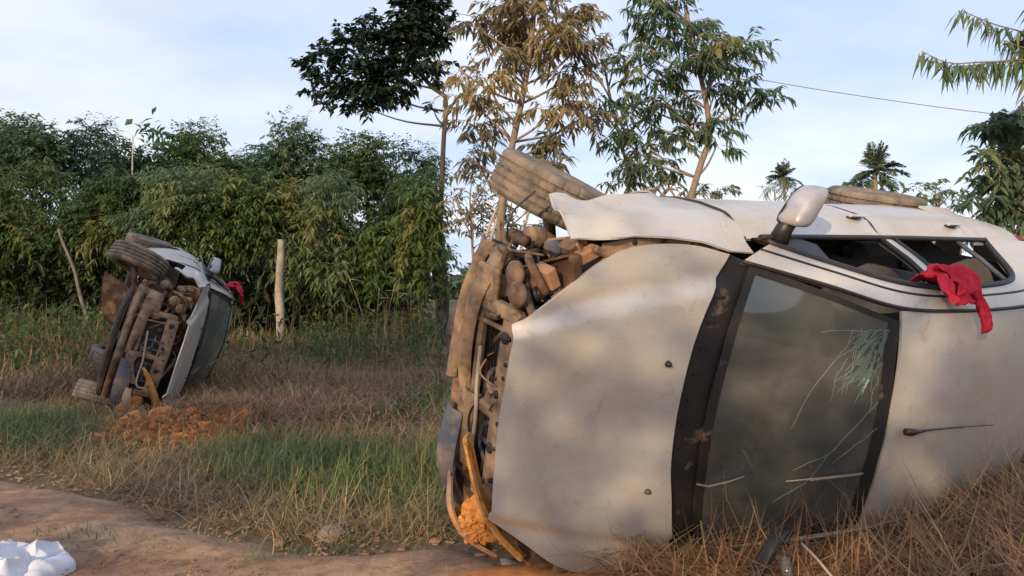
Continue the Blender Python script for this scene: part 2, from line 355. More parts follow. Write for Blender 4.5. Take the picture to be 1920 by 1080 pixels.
# ---------------------------------------------------------------- the car (x forward, y to its left, z up, metres)
def zh(x, y):
    return np.interp(x, [-.5, -.35, -.2, 0, .3, .5, .62], [1.02, 1.005, .98, .935, .87, .82, .775])-.055*(np.abs(y)/.69)**2.2
def prof(z): return np.interp(z, [.18, .26, .36, .48, .62, .76, .86, .93, .97], [.76, .80, .828, .848, .852, .838, .80, .765, .74])
def side(x, z): return prof(z)-.28*np.maximum(x+.15, 0)**2-.12*np.maximum(-2.35-x, 0)**2
def side_grid(xs, lo, hi, n, inset=None, roll=.0, dent=0, seed=0):
    G = np.zeros((len(xs), n, 3))
    for i, x in enumerate(xs):
        z = np.linspace(lo(x), hi(x), n); y = side(x, z)
        if inset is not None: k = sstep(z, hi(x)-.10, hi(x)); y = y*(1-k)+inset(x)*k
        G[i] = np.stack([np.full(n, x), -y, z], -1)
    if roll:                                   # flared wheel arch lip
        for i in range(len(xs)): G[i, :, 1] -= roll*np.exp(-((G[i, :, 2]-lo(xs[i]))/.05)**2)
    if dent: G[..., 1] += waves(G[..., 0]*3, G[..., 2]*3, seed, dent, (1.5, 3))
    return G
# lines of the right-hand side of the cabin, image-checked
E_R = np.array([(-.40, -.665, .955), (-.72, -.605, 1.14), (-1.05, -.535, 1.292), (-1.5, -.515, 1.345), (-2.0, -.51, 1.355), (-2.45, -.52, 1.335)])
W_R = np.array([(-.60, -.735, .925), (-.85, -.675, 1.08), (-1.12, -.625, 1.21), (-1.45, -.598, 1.25), (-2.0, -.60, 1.25), (-2.22, -.625, 1.19), (-2.36, -.70, 1.02), (-2.40, -.745, .94)])
E_L = flip(E_R); E_L[2:, 0] -= .07; E_L[2:, 2] += .012
W_L = flip(W_R)
def hood_grid():
    right = rs([(.556, -.40), (.49, -.445), (.376, -.537), (.275, -.62), (.19, -.671), (.10, -.707), (-.036, -.724), (-.18, -.723), (-.338, -.695)], 40)
    left = right*[1, -1]
    fr = rs([(.556, -.40), (.570, -.25), (.578, 0), (.570, .25), (.556, .40)], 40); re = rs([(-.338, -.695), (-.245, -.53), (-.187, -.37), (-.16, -.2), (-.152, 0), (-.168, .2), (-.212, .37), (-.262, .53), (-.338, .695)], 40)
    c3 = lambda a: np.c_[a, np.zeros(len(a))]
    G = coons(c3(fr), c3(re), c3(right), c3(left))
    x, y = G[..., 0], G[..., 1]; z = zh(x, y)
    yc = np.interp(x, [-.25, .07, .29, .56], [.56, .50, .45, .36])
    z += .024*(1-sstep(np.abs(y), yc-.006, yc+.03))-.006*np.exp(-((np.abs(y)-yc-.05)/.03)**2)
    z += waves(x*2, y*2, 21, .004, (1.5, 2.6, 5))-.014*np.exp(-((x-.33)**2+(y-.42)**2)/.01)-.012*np.exp(-((x-.30)**2/.03+(y+.30-.5*x)**2/.004))-.008*np.exp(-((x-.05)**2/.01+(y-.1)**2/.02))
    z -= .018*sstep(x, .50, .58)
    G[..., 2] = z; return G
def build_car():
    root = empty('overturned_car')
    P = M['paint']
    def part(name, mb, m, par=None, label=None):
        o = mb.obj(name, m, par or root)
        if label: o['label'] = label
        return o
    # ---- outer panels
    hood = part('hood', MB().shell(hood_grid(), .012, (0, 0, 1)), P, label='dented silver hood with dust and creases')
    for x, y in ((-.07, -.26), (-.08, .30)):
        z = float(zh(x, y)); part('washer_nozzle', MB().lathe([(-.004, .0), (-.004, .014), (.008, .012), (.016, .006), (.016, .0)], 10, 'z', (x, y, z+.022)), M['black'], hood)
    xs_f = np.unique(np.r_[-.46, np.linspace(-.45, -.36, 6), .0+.355*np.cos(np.linspace(np.pi, 0, 26)), .36])
    arch = lambda xc, r, zc: (lambda x: zc+math.sqrt(max(r*r-(x-xc)**2, 0)) if abs(x-xc) < r else .22)
    fl = arch(.0, .355, .27); fh = lambda x: float(np.interp(x, [-.46, -.335, -.18, 0, .1, .2, .36], [.958, .944, .918, .888, .868, .85, .80]))
    fi = lambda x: float(np.interp(x, [-.46, -.335, -.2, 0, .1, .2, .36], [.705, .712, .745, .757, .75, .74, .70]))
    def flo(x): return fl(x) if x < .28 else min(fh(x)-.06, .50+(x-.28)*2.4)
    G = side_grid(xs_f, flo, fh, 16, fi, .022, .004, 4)
    cz = sstep(G[..., 0], -.1, .2); G[..., 1] += cz*(.012*np.sin(G[..., 0]*31+G[..., 2]*17)+.010*np.sin(G[..., 0]*19-G[..., 2]*37+1)); G[..., 2] += cz*.008*np.sin(G[..., 0]*27+2)*sstep(G[..., 2], .5, .7)
    G[..., 1] -= .02*sstep(G[..., 0], .1, .36)[...]              # torn front tip bent outwards
    part('front_fender', MB().shell(G, .008, (0, -1, 0)), P, label='silver front fender torn at its front tip')
    part('front_fender', MB().shell(flip(side_grid(xs_f, flo, fh, 10, fi, .02)), .008, (0, 1, 0)), P)
    # inner wing rail with bolt holes, seen in the gap beside the hood
    rail = np.array([(-.30, -.712, .915), (-.1, -.738, .872), (.1, -.735, .838), (.22, -.71, .81)]); r2 = rail.copy(); r2[:, 1] += .05; r2[:, 2] -= .002
    for s in (1, -1):
        a, b = (rail, r2) if s == 1 else (flip(rail), flip(r2))
        rl = part('wing_rail', MB().shell(ruled(a, b, 14, 4), .01, (0, 0, 1)), M['dustmetal'])
        for q in (.25, .5, .75):
            c = rs(a, 5)[int(q*4)]; part('bolt', MB().lathe([(.0, .0), (.0, .011), (.006, .010), (.006, 0)], 8, 'z', c+[0, s*.012, .0]), M['seal'], rl)
    door_z = lambda x: float(np.interp(x, [-2.4, -1.45, -.5], [.948, .912, .895]))
    din = lambda x: .752
    rear_lo = arch(-2.44, .36, .27)
    for s in (-1, 1):
        f = (lambda g: g) if s < 0 else flip
        d1 = part('front_door', MB().shell(f(side_grid(np.linspace(-.472, -1.462, 22), lambda x: .23, door_z, 14, din, 0, .003 if s < 0 else .012, 9)), .012, (0, s, 0)), P)
        d2 = part('rear_door', MB().shell(f(side_grid(np.linspace(-1.474, -2.28, 22), lambda x: max(.23, rear_lo(x)), door_z, 14, din, 0, .003, 12)), .012, (0, s, 0)), P)
        xq = np.unique(np.r_[np.linspace(-2.292, -2.79, 20), np.linspace(-2.79, -3.0, 8)])[::-1]
        qz = lambda x: float(np.interp(x, [-3., -2.8, -2.29], [.93, .955, .952]))
        part('quarter_panel', MB().shell(f(side_grid(xq, rear_lo, qz, 14, lambda x: .735, .02, .005, 15)), .012, (0, s, 0)), P)
        part('sill', MB().box((-1.25, s*.745, .21), (1.55, .08, .07), bev=.02), M['dustmetal'])
        for dd, hx, hz in ((d1, -1.37, .79), (d2, -2.19, .85)):
            y = s*(float(side(hx, hz))+.003)
            part('handle_recess', MB().lathe([(.0, 0.), (.0, 1.), (.004, .9), (.004, 0.)], 16, 'y', (0, 0, 0)), M['seal'], dd)
            o = dd.children[-1]; o.data.transform(Matrix.Translation((hx, y, hz)) @ Matrix.Diagonal((.055, s, .028, 1)))
            part('door_handle', MB().box((hx-.01, y+s*.010, hz+.008), (.13, .016, .024), bev=.007), P, dd)
        gz = np.linspace(.30, .895, 24); part('door_gap', MB().tube(np.c_[np.full(24, -.466), s*(np.where(gz > .795, side(-.466, gz)*(1-sstep(gz, .795, .895))+.752*sstep(gz, .795, .895), side(-.466, gz))-.003), gz], .0085, 6), M['seal'])
        gz = np.linspace(.30, .905, 24); part('door_gap', MB().tube(np.c_[np.full(24, -1.468), s*(np.where(gz > .81, side(-1.468, gz)*(1-sstep(gz, .81, .91))+.752*sstep(gz, .81, .91), side(-1.468, gz))-.004), gz], .006, 6), M['seal'])
        # roof side rail with A-pillar, rain gutter and seals
        e, w_ = (E_R, W_R) if s < 0 else (E_L, W_L)
        part('side_rail', MB().shell(ruled(e[:6], np.vstack([w_[:5], w_[5:6]+[-.1, 0, .04]]), 40, 7, (0, s*.012, .012)), .02, (0, s*.7, .7)), P)
        part('rain_gutter', MB().tube(rs(e, 40)+[0, s*.004, .004], .008, 6), M['seal'])
        part('rail_seal', MB().tube(rs(e*.45+np.vstack([w_[:5], w_[5:6]+[-.1, 0, .04]])*.55, 40)+[0, s*.012, .011], .006, 6), M['seal'])
        wf = part('window_frame', MB().tube(rs(np.vstack([[(-.60, s*.745, .90)], w_, [(-2.38, s*.75, .945)]]), 60), .017, 6), M['seal'])
        part('belt_seal', MB().tube(rs([(-.55, s*.757, .905), (-1.45, s*.757, .92), (-2.38, s*.752, .955)], 20), .013, 6), M['seal'])
        pl = np.array([(-1.43, s*.752, .92), (-1.42, s*.685, 1.09), (-1.41, s*.605, 1.24)]); pr = pl-[.085, 0, 0]
        part('door_pillar', MB().shell(ruled(pl, pr, 10, 5, (0, s*.006, 0)), .03, (0, s, .2)), M['slate'] if s > 0 else P)
        part('pillar_seal', MB().tube(pl+[.012, 0, 0], .014, 6).tube(pr-[.012, 0, 0], .014, 6), M['seal'])
        part('window_divider', MB().tube([(-2.10, s*.742, .94), (-2.09, s*.68, 1.09), (-2.07, s*.61, 1.23)], .012, 6), M['slate'])
        # mirror triangle and rear corner pillar
        part('mirror_mount', MB().shell(ruled([(-.50, s*.755, .905), (-.60, s*.735, .93), (-.84, s*.69, 1.06)], [(-.62, s*.762, .903), (-.74, s*.762, .905), (-.88, s*.735, .95)], 8, 4), .02, (0, s, 0)), M['black'])
        part('rear_pillar', MB().shell(ruled(np.vstack([[(-2.10, s*.585, 1.27)], w_[5:]]), [(-2.45, s*.52, 1.335), (-2.66, s*.60, 1.17), (-2.80, s*.675, 1.03), (-2.92, s*.735, .94)], 14, 7, (0, s*.012, .01)), .02, (0, s, .2)), P)
    # ---- roof
    er, el = rs(E_R[2:], 30), rs(E_L[2:], 30); v = np.linspace(-1, 1, 25)[None, :, None]
    R = er[:, None]*(1-v)/2+el[:, None]*(1+v)/2; crown = np.interp(R[..., 0], [-2.5, -2.0, -1.5, -1.0], [.035, .055, .062, .055])
    R[..., 2] += crown*(1-np.abs(v[..., 0])**2.4); R[..., 0] -= .05*np.abs(v[..., 0])**2*sstep(R[..., 0], -1.5, -1.1)*.0
    R[..., 0] += .03*(1-v[..., 0]**2)*(1-sstep(np.arange(30)[:, None]/29, 0, .3))-.05*(1-v[..., 0]**2)*sstep(np.arange(30)[:, None]/29, .7, 1)
    R[..., 1] *= .985
    R[..., 2] += waves(R[..., 0]*2, R[..., 1]*2, 33, .003, (1.4, 2.7))
    roof = part('roof', MB().shell(R, .012, (0, 0, 1)), P, label='silver roof with dirt stains')
    part('roof_lining', MB().shell(R[1:-1, 1:-1]-[0, 0, .045], .006, (0, 0, -1)), M['lining'])
    a0 = np.array([-1.15, -.005, 1.398])
    ant = part('antenna', MB().tube([a0+[.02, 0, 0], a0+[0, 0, .012], a0+[-.05, 0, .022], a0+[-.10, 0, .026]], [.016, .018, .009, .006], 8), M['black'])
    part('antenna_rod', MB().tube(rs([a0+[-.10, 0, .026], a0+[-.4, .022, .042], a0+[-.70, .055, .045]], 10), [.0045]*5+[.003]*5, 6), M['black'], ant)
    # ---- windscreen, its black border and cowl
    bt = rs([(-.435, -.655, .972), (-.33, -.36, 1.008), (-.285, 0, 1.02), (-.33, .36, 1.008), (-.435, .655, .972)], 30)
    tp = rs([R[0, 1]+[.012, 0, -.004], R[0, 12]+[.012, 0, -.004], R[0, -2]+[.012, 0, -.004]], 30)
    rgt = rs([bt[0], bt[0]*.55+tp[0]*.45+[0, -.008, .012], tp[0]], 30); lft = rs([bt[-1], bt[-1]*.55+tp[-1]*.45+[0, .008, .012], tp[-1]], 30)
    WS = coons(bt, tp, rgt, lft)       # [across right->left, base->top]
    u = np.linspace(0, 1, 30)[:, None]; vv = np.linspace(0, 1, 30)[None]; WS[..., 2] += .05*4*u*(1-u)*vv*(1-vv)
    def ws(a, b, lift=.004):
        i, j = np.clip(a, 0, 1)*29, np.clip(b, 0, 1)*29; i0, j0 = min(int(i), 28), min(int(j), 28); p, q = i-i0, j-j0
        return WS[i0, j0]*(1-p)*(1-q)+WS[i0+1, j0]*p*(1-q)+WS[i0, j0+1]*(1-p)*q+WS[i0+1, j0+1]*p*q+np.array([.5, 0, .86])*lift
    wsg = part('windshield', MB().shell(WS, .005, (0, 0, 1)), M['windshield'], label='cracked dusty windshield')
    band = MB()
    for (u0, u1, v0, v1) in ((0, .022, 0, 1), (.975, 1, 0, 1), (.022, .975, .925, 1), (.022, .975, 0, .045)):
        A = np.linspace(u0, u1, 14); B = np.linspace(v0, v1, 20); band.shell(np.array([[ws(a, b, .004) for b in B] for a in A]), .003, (0, 0, 1))
    part('windshield_border', band, M['cowl'], wsg)
    def crack(pts, wd=.0007):
        q = rs([ws(a, b, .0065) for a, b in pts], 3*len(pts), False); q[1:-1] += np.random.default_rng(len(pts)+int(pts[0][0]*99)).normal(size=(len(q)-2, 3))*[.003, .003, .0]
        part('crack', MB().tube(q, wd, 4), M['crack'], wsg)
    for c in ([(.05, .93), (.12, .80), (.22, .62)], [(.05, .93), (.10, .70), (.14, .50)],
              [(.36, .92), (.48, .80), (.60, .68), (.66, .50)], [(.48, .94), (.58, .80), (.64, .72)], [(.60, .68), (.72, .60), (.80, .42)],
              [(.12, .80), (.16, .86)], [(.22, .62), (.36, .50), (.5, .44)], [(.70, .70), (.82, .86)]): crack(c)
    for k in range(26):
        rk = np.random.default_rng(900+k); q0 = np.array((.05+rk.uniform(0, .22), .92-rk.uniform(0, .25))); an = rk.uniform(.3, 2.2); ln = rk.uniform(.05, .2); crack([tuple(q0), tuple(q0+ln*.5*np.array((math.sin(an), -abs(math.cos(an))))), tuple(q0+ln*np.array((math.sin(an+.3), -abs(math.cos(an+.3)))))], .0006)
    rk = np.random.default_rng(77)
    for k in range(22):                                  # slivers of crazed glass fanning from the upper corner
        q0 = np.array((.04+rk.uniform(0, .20), .93-rk.uniform(0, .16))); an = rk.uniform(.2, 1.3); ln = rk.uniform(.06, .19); d_ = np.array((math.sin(an), -math.cos(an))); n_ = np.array((d_[1], -d_[0]))*rk.uniform(.006, .026)
        c = [q0, q0+d_*ln*.45+n_, q0+d_*ln, q0+d_*ln*.55-n_*.6]
        part('glass_shard', MB().add([ws(a, b, .010) for a, b in c]+[ws(a, b, .007) for a, b in c], [(0, 1, 2, 3), (7, 6, 5, 4), (0, 4, 5, 1), (1, 5, 6, 2), (2, 6, 7, 3), (3, 7, 4, 0)], False), M['shard'], wsg)
    hg = hood_grid(); hr = hg[:, -1].copy(); hr[:, 0] -= .012; hr[:, 2] -= .022
    cw = ruled(hr, bt+[-.02, 0, -.012], 40, 6, (0, 0, -.004)); cowl = part('cowl', MB().shell(cw, .02, (0, 0, 1)), M['cowl'])
    for k in range(9):
        c = cw[5+k*3, 2]; part('vent_slot', MB().box(c+[0, 0, .004], (.035, .012, .006)), M['seal'], cowl)
    # wiper: arm near the base and the loose pale blade lying along the glass
    wp = part('wiper', MB().tube([ws(.71, -.0, .012), ws(.715, .06, .02), ws(.70, .16, .014), ws(.68, .24, .012)], [.006, .005, .004, .003], 6), M['drystalk'], label='bent wiper arm stripped to pale metal')
    part('wiper_blade', MB().tube([ws(.705, .47, .012), ws(.70, .70, .016), ws(.70, .92, .012)], [.003, .005, .0045], 6).tube([ws(.705, .60, .020), ws(.70, .90, .020)], .003, 5), M['drystalk'], wp)
    # ---- door mirror (right side)
    mc = np.array([-.715, -.905, .955]); sq = lambda c, p: np.sign(c)*np.abs(c)**p
    def mirror_v(V):                                  # squared off, swept back towards the outer end
        V = V.copy(); a = np.arctan2(V[:, 2], V[:, 1]); r = np.hypot(V[:, 1], V[:, 2])
        V[:, 1] = sq(np.cos(a), .45)*r*.086; V[:, 2] = sq(np.sin(a), .45)*r*.064*(1+.15*np.cos(a)); V[:, 0] = V[:, 0]*.85+.62*V[:, 1]*1.; return V+mc
    prf = [(-.052, .0), (-.052, .97), (-.045, 1.0), (-.01, 1.0), (.025, .95), (.048, .80), (.058, .55), (.062, .3), (.063, 0)]
    mm = MB().lathe(prf, 40, 'x'); mm.v[0] = mirror_v(mm.v[0])
    mir = part('side_mirror', mm, M['mirrorcap'], label='silver door mirror with black trim')
    part('mirror_glass', MB().lathe([(0, 0), (0, 1), (.004, 1), (.004, 0)], 20, 'x'), M['mirrorglass'], mir)
    o = mir.children[-1]; q = np.array([v_.co for v_ in o.data.vertices]); q[:, 1:] *= .93; q[:, 0] -= .058; q = mirror_v(q); o.data.vertices.foreach_set('co', q.astype(np.float32).ravel())
    part('mirror_arm', MB().tube([(-.66, -.745, .915), (-.67, -.80, .925), (-.68, -.84, .94)], [.045, .038, .034], 10), M['black'], mir)
    tr_ = MB().lathe([(-.0, 1.03), (.030, .985), (.052, .82), (.066, .55), (.060, .50), (.02, .90)], 40, 'x'); V_ = tr_.v[0]; keepm = np.sin(np.arctan2(V_[:, 2], V_[:, 1]))
    trv = mirror_v(V_); tr_.v[0] = trv; lowf = [q for q in tr_.f if all(trv[i, 2] < mc[2]-.035 for i in q)]; tr_.f = lowf; tr_.sm = [True]*len(lowf)
    part('mirror_trim', tr_, M['black'], mir)
    # ---- tail end
    ht_l = [(-2.45, -.50, 1.34), (-2.72, -.56, 1.15), (-2.93, -.66, .93), (-3.03, -.68, .62)]; h_r = flip(ht_l)
    hatch = part('hatch', MB().shell(ruled(ht_l, h_r, 20, 14, (-.05, 0, .02)), .02, (-1, 0, .2)), P)
    g1 = np.array(ht_l[:2])*[1, .86, 1]+[-.03, 0, -.03]; g2 = np.array(ht_l[:2])*[1, .86, 1]
    gg = ruled([(-2.50, -.42, 1.325), (-2.72, -.48, 1.165)], [(-2.50, .42, 1.325), (-2.72, .48, 1.165)], 6, 10, (-.06, 0, .025)); part('rear_window', MB().shell(gg+[-.012, 0, .012], .008, (-1, 0, .3)), M['seal'], hatch)
    part('rear_bumper', MB().shell(ruled([(-2.79, -.80, .52), (-3.05, -.70, .52), (-3.13, 0, .54), (-3.05, .70, .52), (-2.79, .80, .52)], [(-2.79, -.78, .26), (-3.02, -.68, .24), (-3.09, 0, .24), (-3.02, .68, .24), (-2.79, .78, .26)], 24, 6, (-.02, 0, 0)), .02, (-1, 0, 0)), P)
    for s in (-1, 1): part('tail_lamp', MB().shell(ruled([(-2.99, s*.745, .90), (-3.035, s*.64, .90)], [(-3.015, s*.765, .62), (-3.06, s*.66, .62)], 4, 6, (-.02, s*.008, 0)), .03, (-1, s*.4, 0)), M['redlamp'])
    # ---- wheels
    def tyre_mb():
        pr = [(-.078, .170), (-.092, .19), (-.100, .225), (-.096, .258), (-.088, .274), (-.076, .2835)]
        for a in (-.054, -.018, .018, .054): pr += [(a-.0055, .2865), (a-.0045, .275), (a+.0045, .275), (a+.0055, .2865)]
        pr += [(.076, .2835), (.088, .274), (.096, .258), (.100, .225), (.092, .19), (.078, .170)]
        n = 144; m = MB().lathe(pr, n, 'y', smooth=False); V = m.v[0]
        for i in range(len(pr)):                        # tread blocks: a narrow cut across each rib, staggered from rib to rib
            if pr[i][1] > .272:
                rib = int((pr[i][0]+.09)/.036)
                for j in range(n):
                    if (j+rib*2) % 6 == 0: V[i*n+j, [0, 2]] *= .985
            elif pr[i][1] > .25:
                for j in range(0, n, 6): V[i*n+j, [0, 2]] *= .988
        return m
    TY = tyre_mb().mesh('tyre', M['tyre'])
    rimm = MB().lathe([(-.070, .172), (-.072, .180), (-.060, .168), (-.045, .155), (-.030, .15), (-.034, .12), (-.045, .10), (-.046, .06), (-.06, .05), (-.062, 0)], 40, 'y')
    rimm.lathe([(.070, .172), (.072, .180), (.05, .16), (-.02, .152)], 40, 'y')
    for k in range(8): a = k*math.pi/4; rimm.box((.118*math.cos(a), -.037, .118*math.sin(a)), (.03, .012, .03), (-a, 'Y'), .004)
    RM = rimm.mesh('wheel', M['rim'])
    for x, y, z, flipz, steer, cam_ in ((.02, -.80, .18, 0, -17, -10), (-2.44, -.80, .24, 0, 0, 0), (.0, .62, .27, 180, -14, 4), (-2.44, .74, .26, 180, 0, 0)):
        wo = link('wheel', RM, root); wo.matrix_local = Matrix.Translation((x, y, z)) @ Matrix.Rotation(math.radians(flipz+steer), 4, 'Z') @ Matrix.Rotation(math.radians(cam_), 4, 'X')
        link('tyre', TY, wo)
        s = -1 if y < 0 else 1
        part('suspension_arm', MB().tube([(x, y-s*.07, z-.02), (x-.02, y-s*.35, z+.06), (x-.05, s*.32, .27)], [.03, .025, .03], 8).tube([(x-.02, y-s*.08, z+.02), (x-.04, y-s*.13, z+.3), (x-.05, s*.56, z+.52)], [.035, .03, .035], 8), M['rust'])
        la = np.array([(x+.33*math.cos(a), z*.0+.27+.33*math.sin(a)) for a in np.linspace(1.15, math.pi+.1, 16)])
        part('wheel_arch_liner', MB().shell(ruled(np.c_[la[:, 0], np.full(16, s*.50), la[:, 1]], np.c_[la[:, 0], np.full(16, s*.80), la[:, 1]], 16, 4), .008, (0, 0, -1)), M['darkgrime'])
    # ---- floor and what hangs beneath it
    X_, Y_ = np.meshgrid(np.linspace(-2.95, -.28, 40), np.linspace(-.74, .74, 25), indexing='ij')
    part('floor_pan', MB().shell(np.stack([X_, Y_, .20+.03*np.exp(-(Y_/.12)**4)+.008*np.sign(np.sin(X_*14))*(np.abs(Y_) > .2)], -1), .012, (0, 0, -1)), M['darkgrime'])
    part('exhaust_pipe', MB().tube(rs([(.0, .12, .22), (-.4, .05, .165), (-1.5, .03, .165), (-2.0, .25, .17), (-2.9, .35, .2)], 30), .026, 8).tube([(-2.5, .32, .18), (-2.85, .35, .19)], .08, 12), M['rust'])
    part('rear_axle', MB().tube([(-2.44, -.70, .25), (-2.40, -.4, .2), (-2.40, .4, .2), (-2.44, .70, .25)], .035, 8), M['rust'])
    part('fuel_tank', MB().box((-1.95, -.1, .155), (.55, .8, .10), bev=.03), M['darkgrime'])
    part('splash_shield', MB().shell(ruled([(.12, -.62, -.08), (.18, -.55, .12), (.22, -.48, .24)], [(-.05, -.12, .05), (-.02, -.08, .14), (.05, -.05, .24)], 12, 8, (.03, 0, -.03)), .008, (1, 0, 0)), M['rust'], label='loose brown splash shield hanging under the engine')
    # ---- cabin
    part('firewall', MB().shell(ruled([(-.36, -.70, .25), (-.36, .70, .25)], [(-.40, -.66, .92), (-.40, .66, .92)], 6, 6), .02, (1, 0, 0)), M['darkgrime'])
    dash = part('dashboard', MB().shell(ruled(rs(bt, 20)+[-.03, 0, -.03], np.array([(-.72, y, .90) for y in np.linspace(-.66, .66, 20)]), 20, 6, (0, 0, .0)), .03, (0, 0, 1)).box((-.72, 0, .78), (.08, 1.3, .24), bev=.03), M['interior'])
    tt = np.linspace(0, 2*np.pi, 25); sw = np.array([(-.86+.06*np.sin(a), .34+.18*np.cos(a), .86+.17*np.sin(a)) for a in tt])
    part('steering_wheel', MB().tube(sw, .014, 6, False).tube([(-.73, .34, .80), (-.86, .34, .86)], .03, 8).tube([(-.86, .16, .86), (-.86, .52, .86)], .014, 6), M['interior'])
    for s in (-1, 1):
        st = part('front_seat', MB().box((-1.30, s*.36, .45), (.50, .48, .16), bev=.06).box((-1.62, s*.36, .78), (.14, .46, .60), (-.28, 'Y'), .05), M['seat'])
        part('headrest', MB().box((-1.76, s*.36, 1.13), (.09, .24, .16), (-.2, 'Y'), .035), M['seat'], st)
    part('rear_seat', MB().box((-2.2, 0, .45), (.5, 1.25, .18), bev=.06).box((-2.50, 0, .78), (.14, 1.25, .55), (-.3, 'Y'), .05), M['seat'])
    # ---- stripped front end
    D, Cst, Ru, Hs, Dk = M['dustmetal'], M['cast'], M['rust'], M['hose'], M['darkgrime']
    part('bumper_beam', MB().shell(ruled([(.36, -.58, .30), (.44, -.3, .31), (.46, .1, .30), (.44, .35, .29), (.36, .56, .30)], [(.36, -.58, .235), (.44, -.3, .225), (.46, .1, .225), (.44, .35, .225), (.36, .56, .235)], 24, 6, (.02, 0, 0)), .03, (1, 0, 0)), Ru)
    part('front_subframe', MB().tube(rs([(.30, -.58, .22), (.34, -.3, .18), (.34, .3, .18), (.30, .54, .22)], 16), .035, 8), Dk)
    fp = MB()                                           # radiator support: frame with openings
    fp.box((.45, .02, .655), (.07, .84, .05), bev=.012).box((.45, .02, .40), (.04, .80, .035), bev=.01)
    fp.box((.45, -.38, .51), (.05, .06, .34), bev=.012).box((.45, .42, .51), (.05, .06, .34), bev=.012).box((.455, .05, .52), (.045, .05, .30), bev=.01)
    rsup = part('radiator_support', fp, D)
    for y in (-.30, -.14, .16, .30): part('bolt', MB().lathe([(0, 0), (0, .012), (.01, .01), (.01, 0)], 8, 'x', (.486, y, .66)), M['seal'], rsup)
    rad = MB().box((.38, .02, .48), (.05, .78, .36), bev=.01)
    for k in range(17): rad.box((.41, .02, .32+k*.021), (.016, .76, .007))
    part('radiator', rad, Dk)
    cond = MB().tube(rs([(.44, -.30, .62), (.47, -.30, .38), (.47, -.24, .34), (.47, .30, .36)], 16), .012, 6)
    part('coolant_pipe', cond, D)
    part('condenser_pipe', MB().tube(rs([(.475, .36, .60), (.49, .34, .50), (.49, .10, .49), (.49, -.05, .47), (.48, -.2, .45)], 18), .009, 6), M['stalk'])
    for y0, z0 in ((-.02, .56), (.22, .56)):
        part('fan_shroud', MB().lathe([(.40, .10), (.425, .105), (.43, .095), (.42, .085)], 20, 'x', (0, y0, .53)).box((.425, y0, .53), (.008, .2, .02)).box((.425, y0, .53), (.008, .02, .2)), M['slate'])
    for s in (-1, 1):
        part('frame_rail', MB().box((.08, s*.44, .42), (.78, .09, .11), bev=.02).box((.46, s*.46, .42), (.03, .15, .16), bev=.01), D if s < 0 else Ru)
        part('inner_wing', MB().shell(ruled([(-.34, s*.56, .45), (.0, s*.53, .58), (.36, s*.52, .45)], [(-.34, s*.69, .88), (0, s*.705, .85), (.33, s*.66, .78)], 16, 8), .01, (0, -s, 0)), Ru)
    # right-hand engine bay, open to view where the headlight was
    part('engine_block', MB().box((.06, -.10, .50), (.34, .42, .42), bev=.05).box((.04, -.12, .76), (.22, .36, .14), bev=.04).box((.22, -.06, .62), (.06, .30, .14), bev=.02), Cst)
    part('gearbox', MB().lathe([(-.2, .06), (-.19, .10), (-.08, .15), (.1, .17), (.11, .12), (.14, .05)], 18, 'y', (.04, .30, .40)), Cst)
    bat = part('battery_box', MB().box((.23, -.575, .70), (.17, .15, .17), bev=.012), simple_rust)
    part('battery_cap', MB().box((.23, -.575, .792), (.19, .17, .02), bev=.006), Dk, bat)
    part('headlight_bucket', MB().shell(ruled([(.34, -.70, .80), (.30, -.71, .72), (.34, -.68, .62)], [(.40, -.50, .77), (.24, -.55, .70), (.40, -.50, .60)], 10, 8, (-.08, 0, 0)), .01, (1, 0, 0)), M['orangerust'])
    for (c, d, r, mm_) in (((.27, -.665, .785), (.10, .05, .05), .4, 'orangerust'), ((.33, -.62, .80), (.05, .10, .03), .2, 'rust'), ((.22, -.68, .80), (.10, .03, .06), -.3, 'dustmetal'),
                           ((.38, -.56, .70), (.05, .09, .10), .5, 'orangerust'), ((.30, -.45, .78), (.10, .10, .03), .2, 'darkgrime'), ((.36, -.50, .60), (.08, .10, .12), .1, 'rust'),
                           ((.14, -.66, .80), (.14, .05, .05), .1, 'orangerust'), ((.30, -.68, .72), (.06, .05, .08), .7, 'rust')):
        part('headlight_bracket', MB().box(c, d, (r, 'Z'), .008), M[mm_])
    for c, r in (((.46, -.545, .60), .052), ((.49, -.485, .675), .050)):
        h = part('horn', MB().lathe([(-.03, 0), (-.03, r*.6), (-.012, r), (.004, r), (.010, r*.82), (.014, r*.8), (.014, r*.35), (.02, r*.33), (.02, 0)], 22, 'x', c), D)
        part('horn_bracket', MB().tube([(c[0]-.03, c[1], c[2]), (c[0]-.07, c[1]+.03, c[2]-.03), (c[0]-.12, c[1]+.05, c[2]-.02)], .008, 6), Ru, h)
    hz = [[(.30, -.50, .52), (.40, -.52, .60), (.44, -.44, .70), (.38, -.33, .76), (.28, -.26, .76)], [(.20, -.30, .72), (.36, -.34, .66), (.43, -.30, .56), (.42, -.22, .46)],
          [(.34, -.62, .56), (.42, -.62, .62), (.44, -.58, .70), (.40, -.5, .74)], [(.25, -.2, .78), (.36, -.12, .74), (.43, -.10, .66)], [(.30, .05, .78), (.40, .15, .74), (.44, .28, .66)],
          [(.44, -.62, .50), (.46, -.50, .48), (.47, -.42, .42), (.47, -.30, .28)], [(.32, -.58, .62), (.40, -.42, .56), (.46, -.34, .50), (.46, -.36, .40)]]
    for i, h in enumerate(hz): part('hose', MB().tube(rs(h, 18), .017 if i % 2 == 0 else .011, 8), [Hs, D, Ru][i % 3])
    part('front_panel', MB().shell(ruled([(.40, -.60, .36), (.49, -.40, .33), (.50, -.12, .31), (.47, .05, .31)], [(.42, -.58, .50), (.485, -.42, .44), (.49, -.2, .40), (.45, .04, .36)], 20, 7, (.02, 0, 0)), .012, (1, 0, 0)), D)
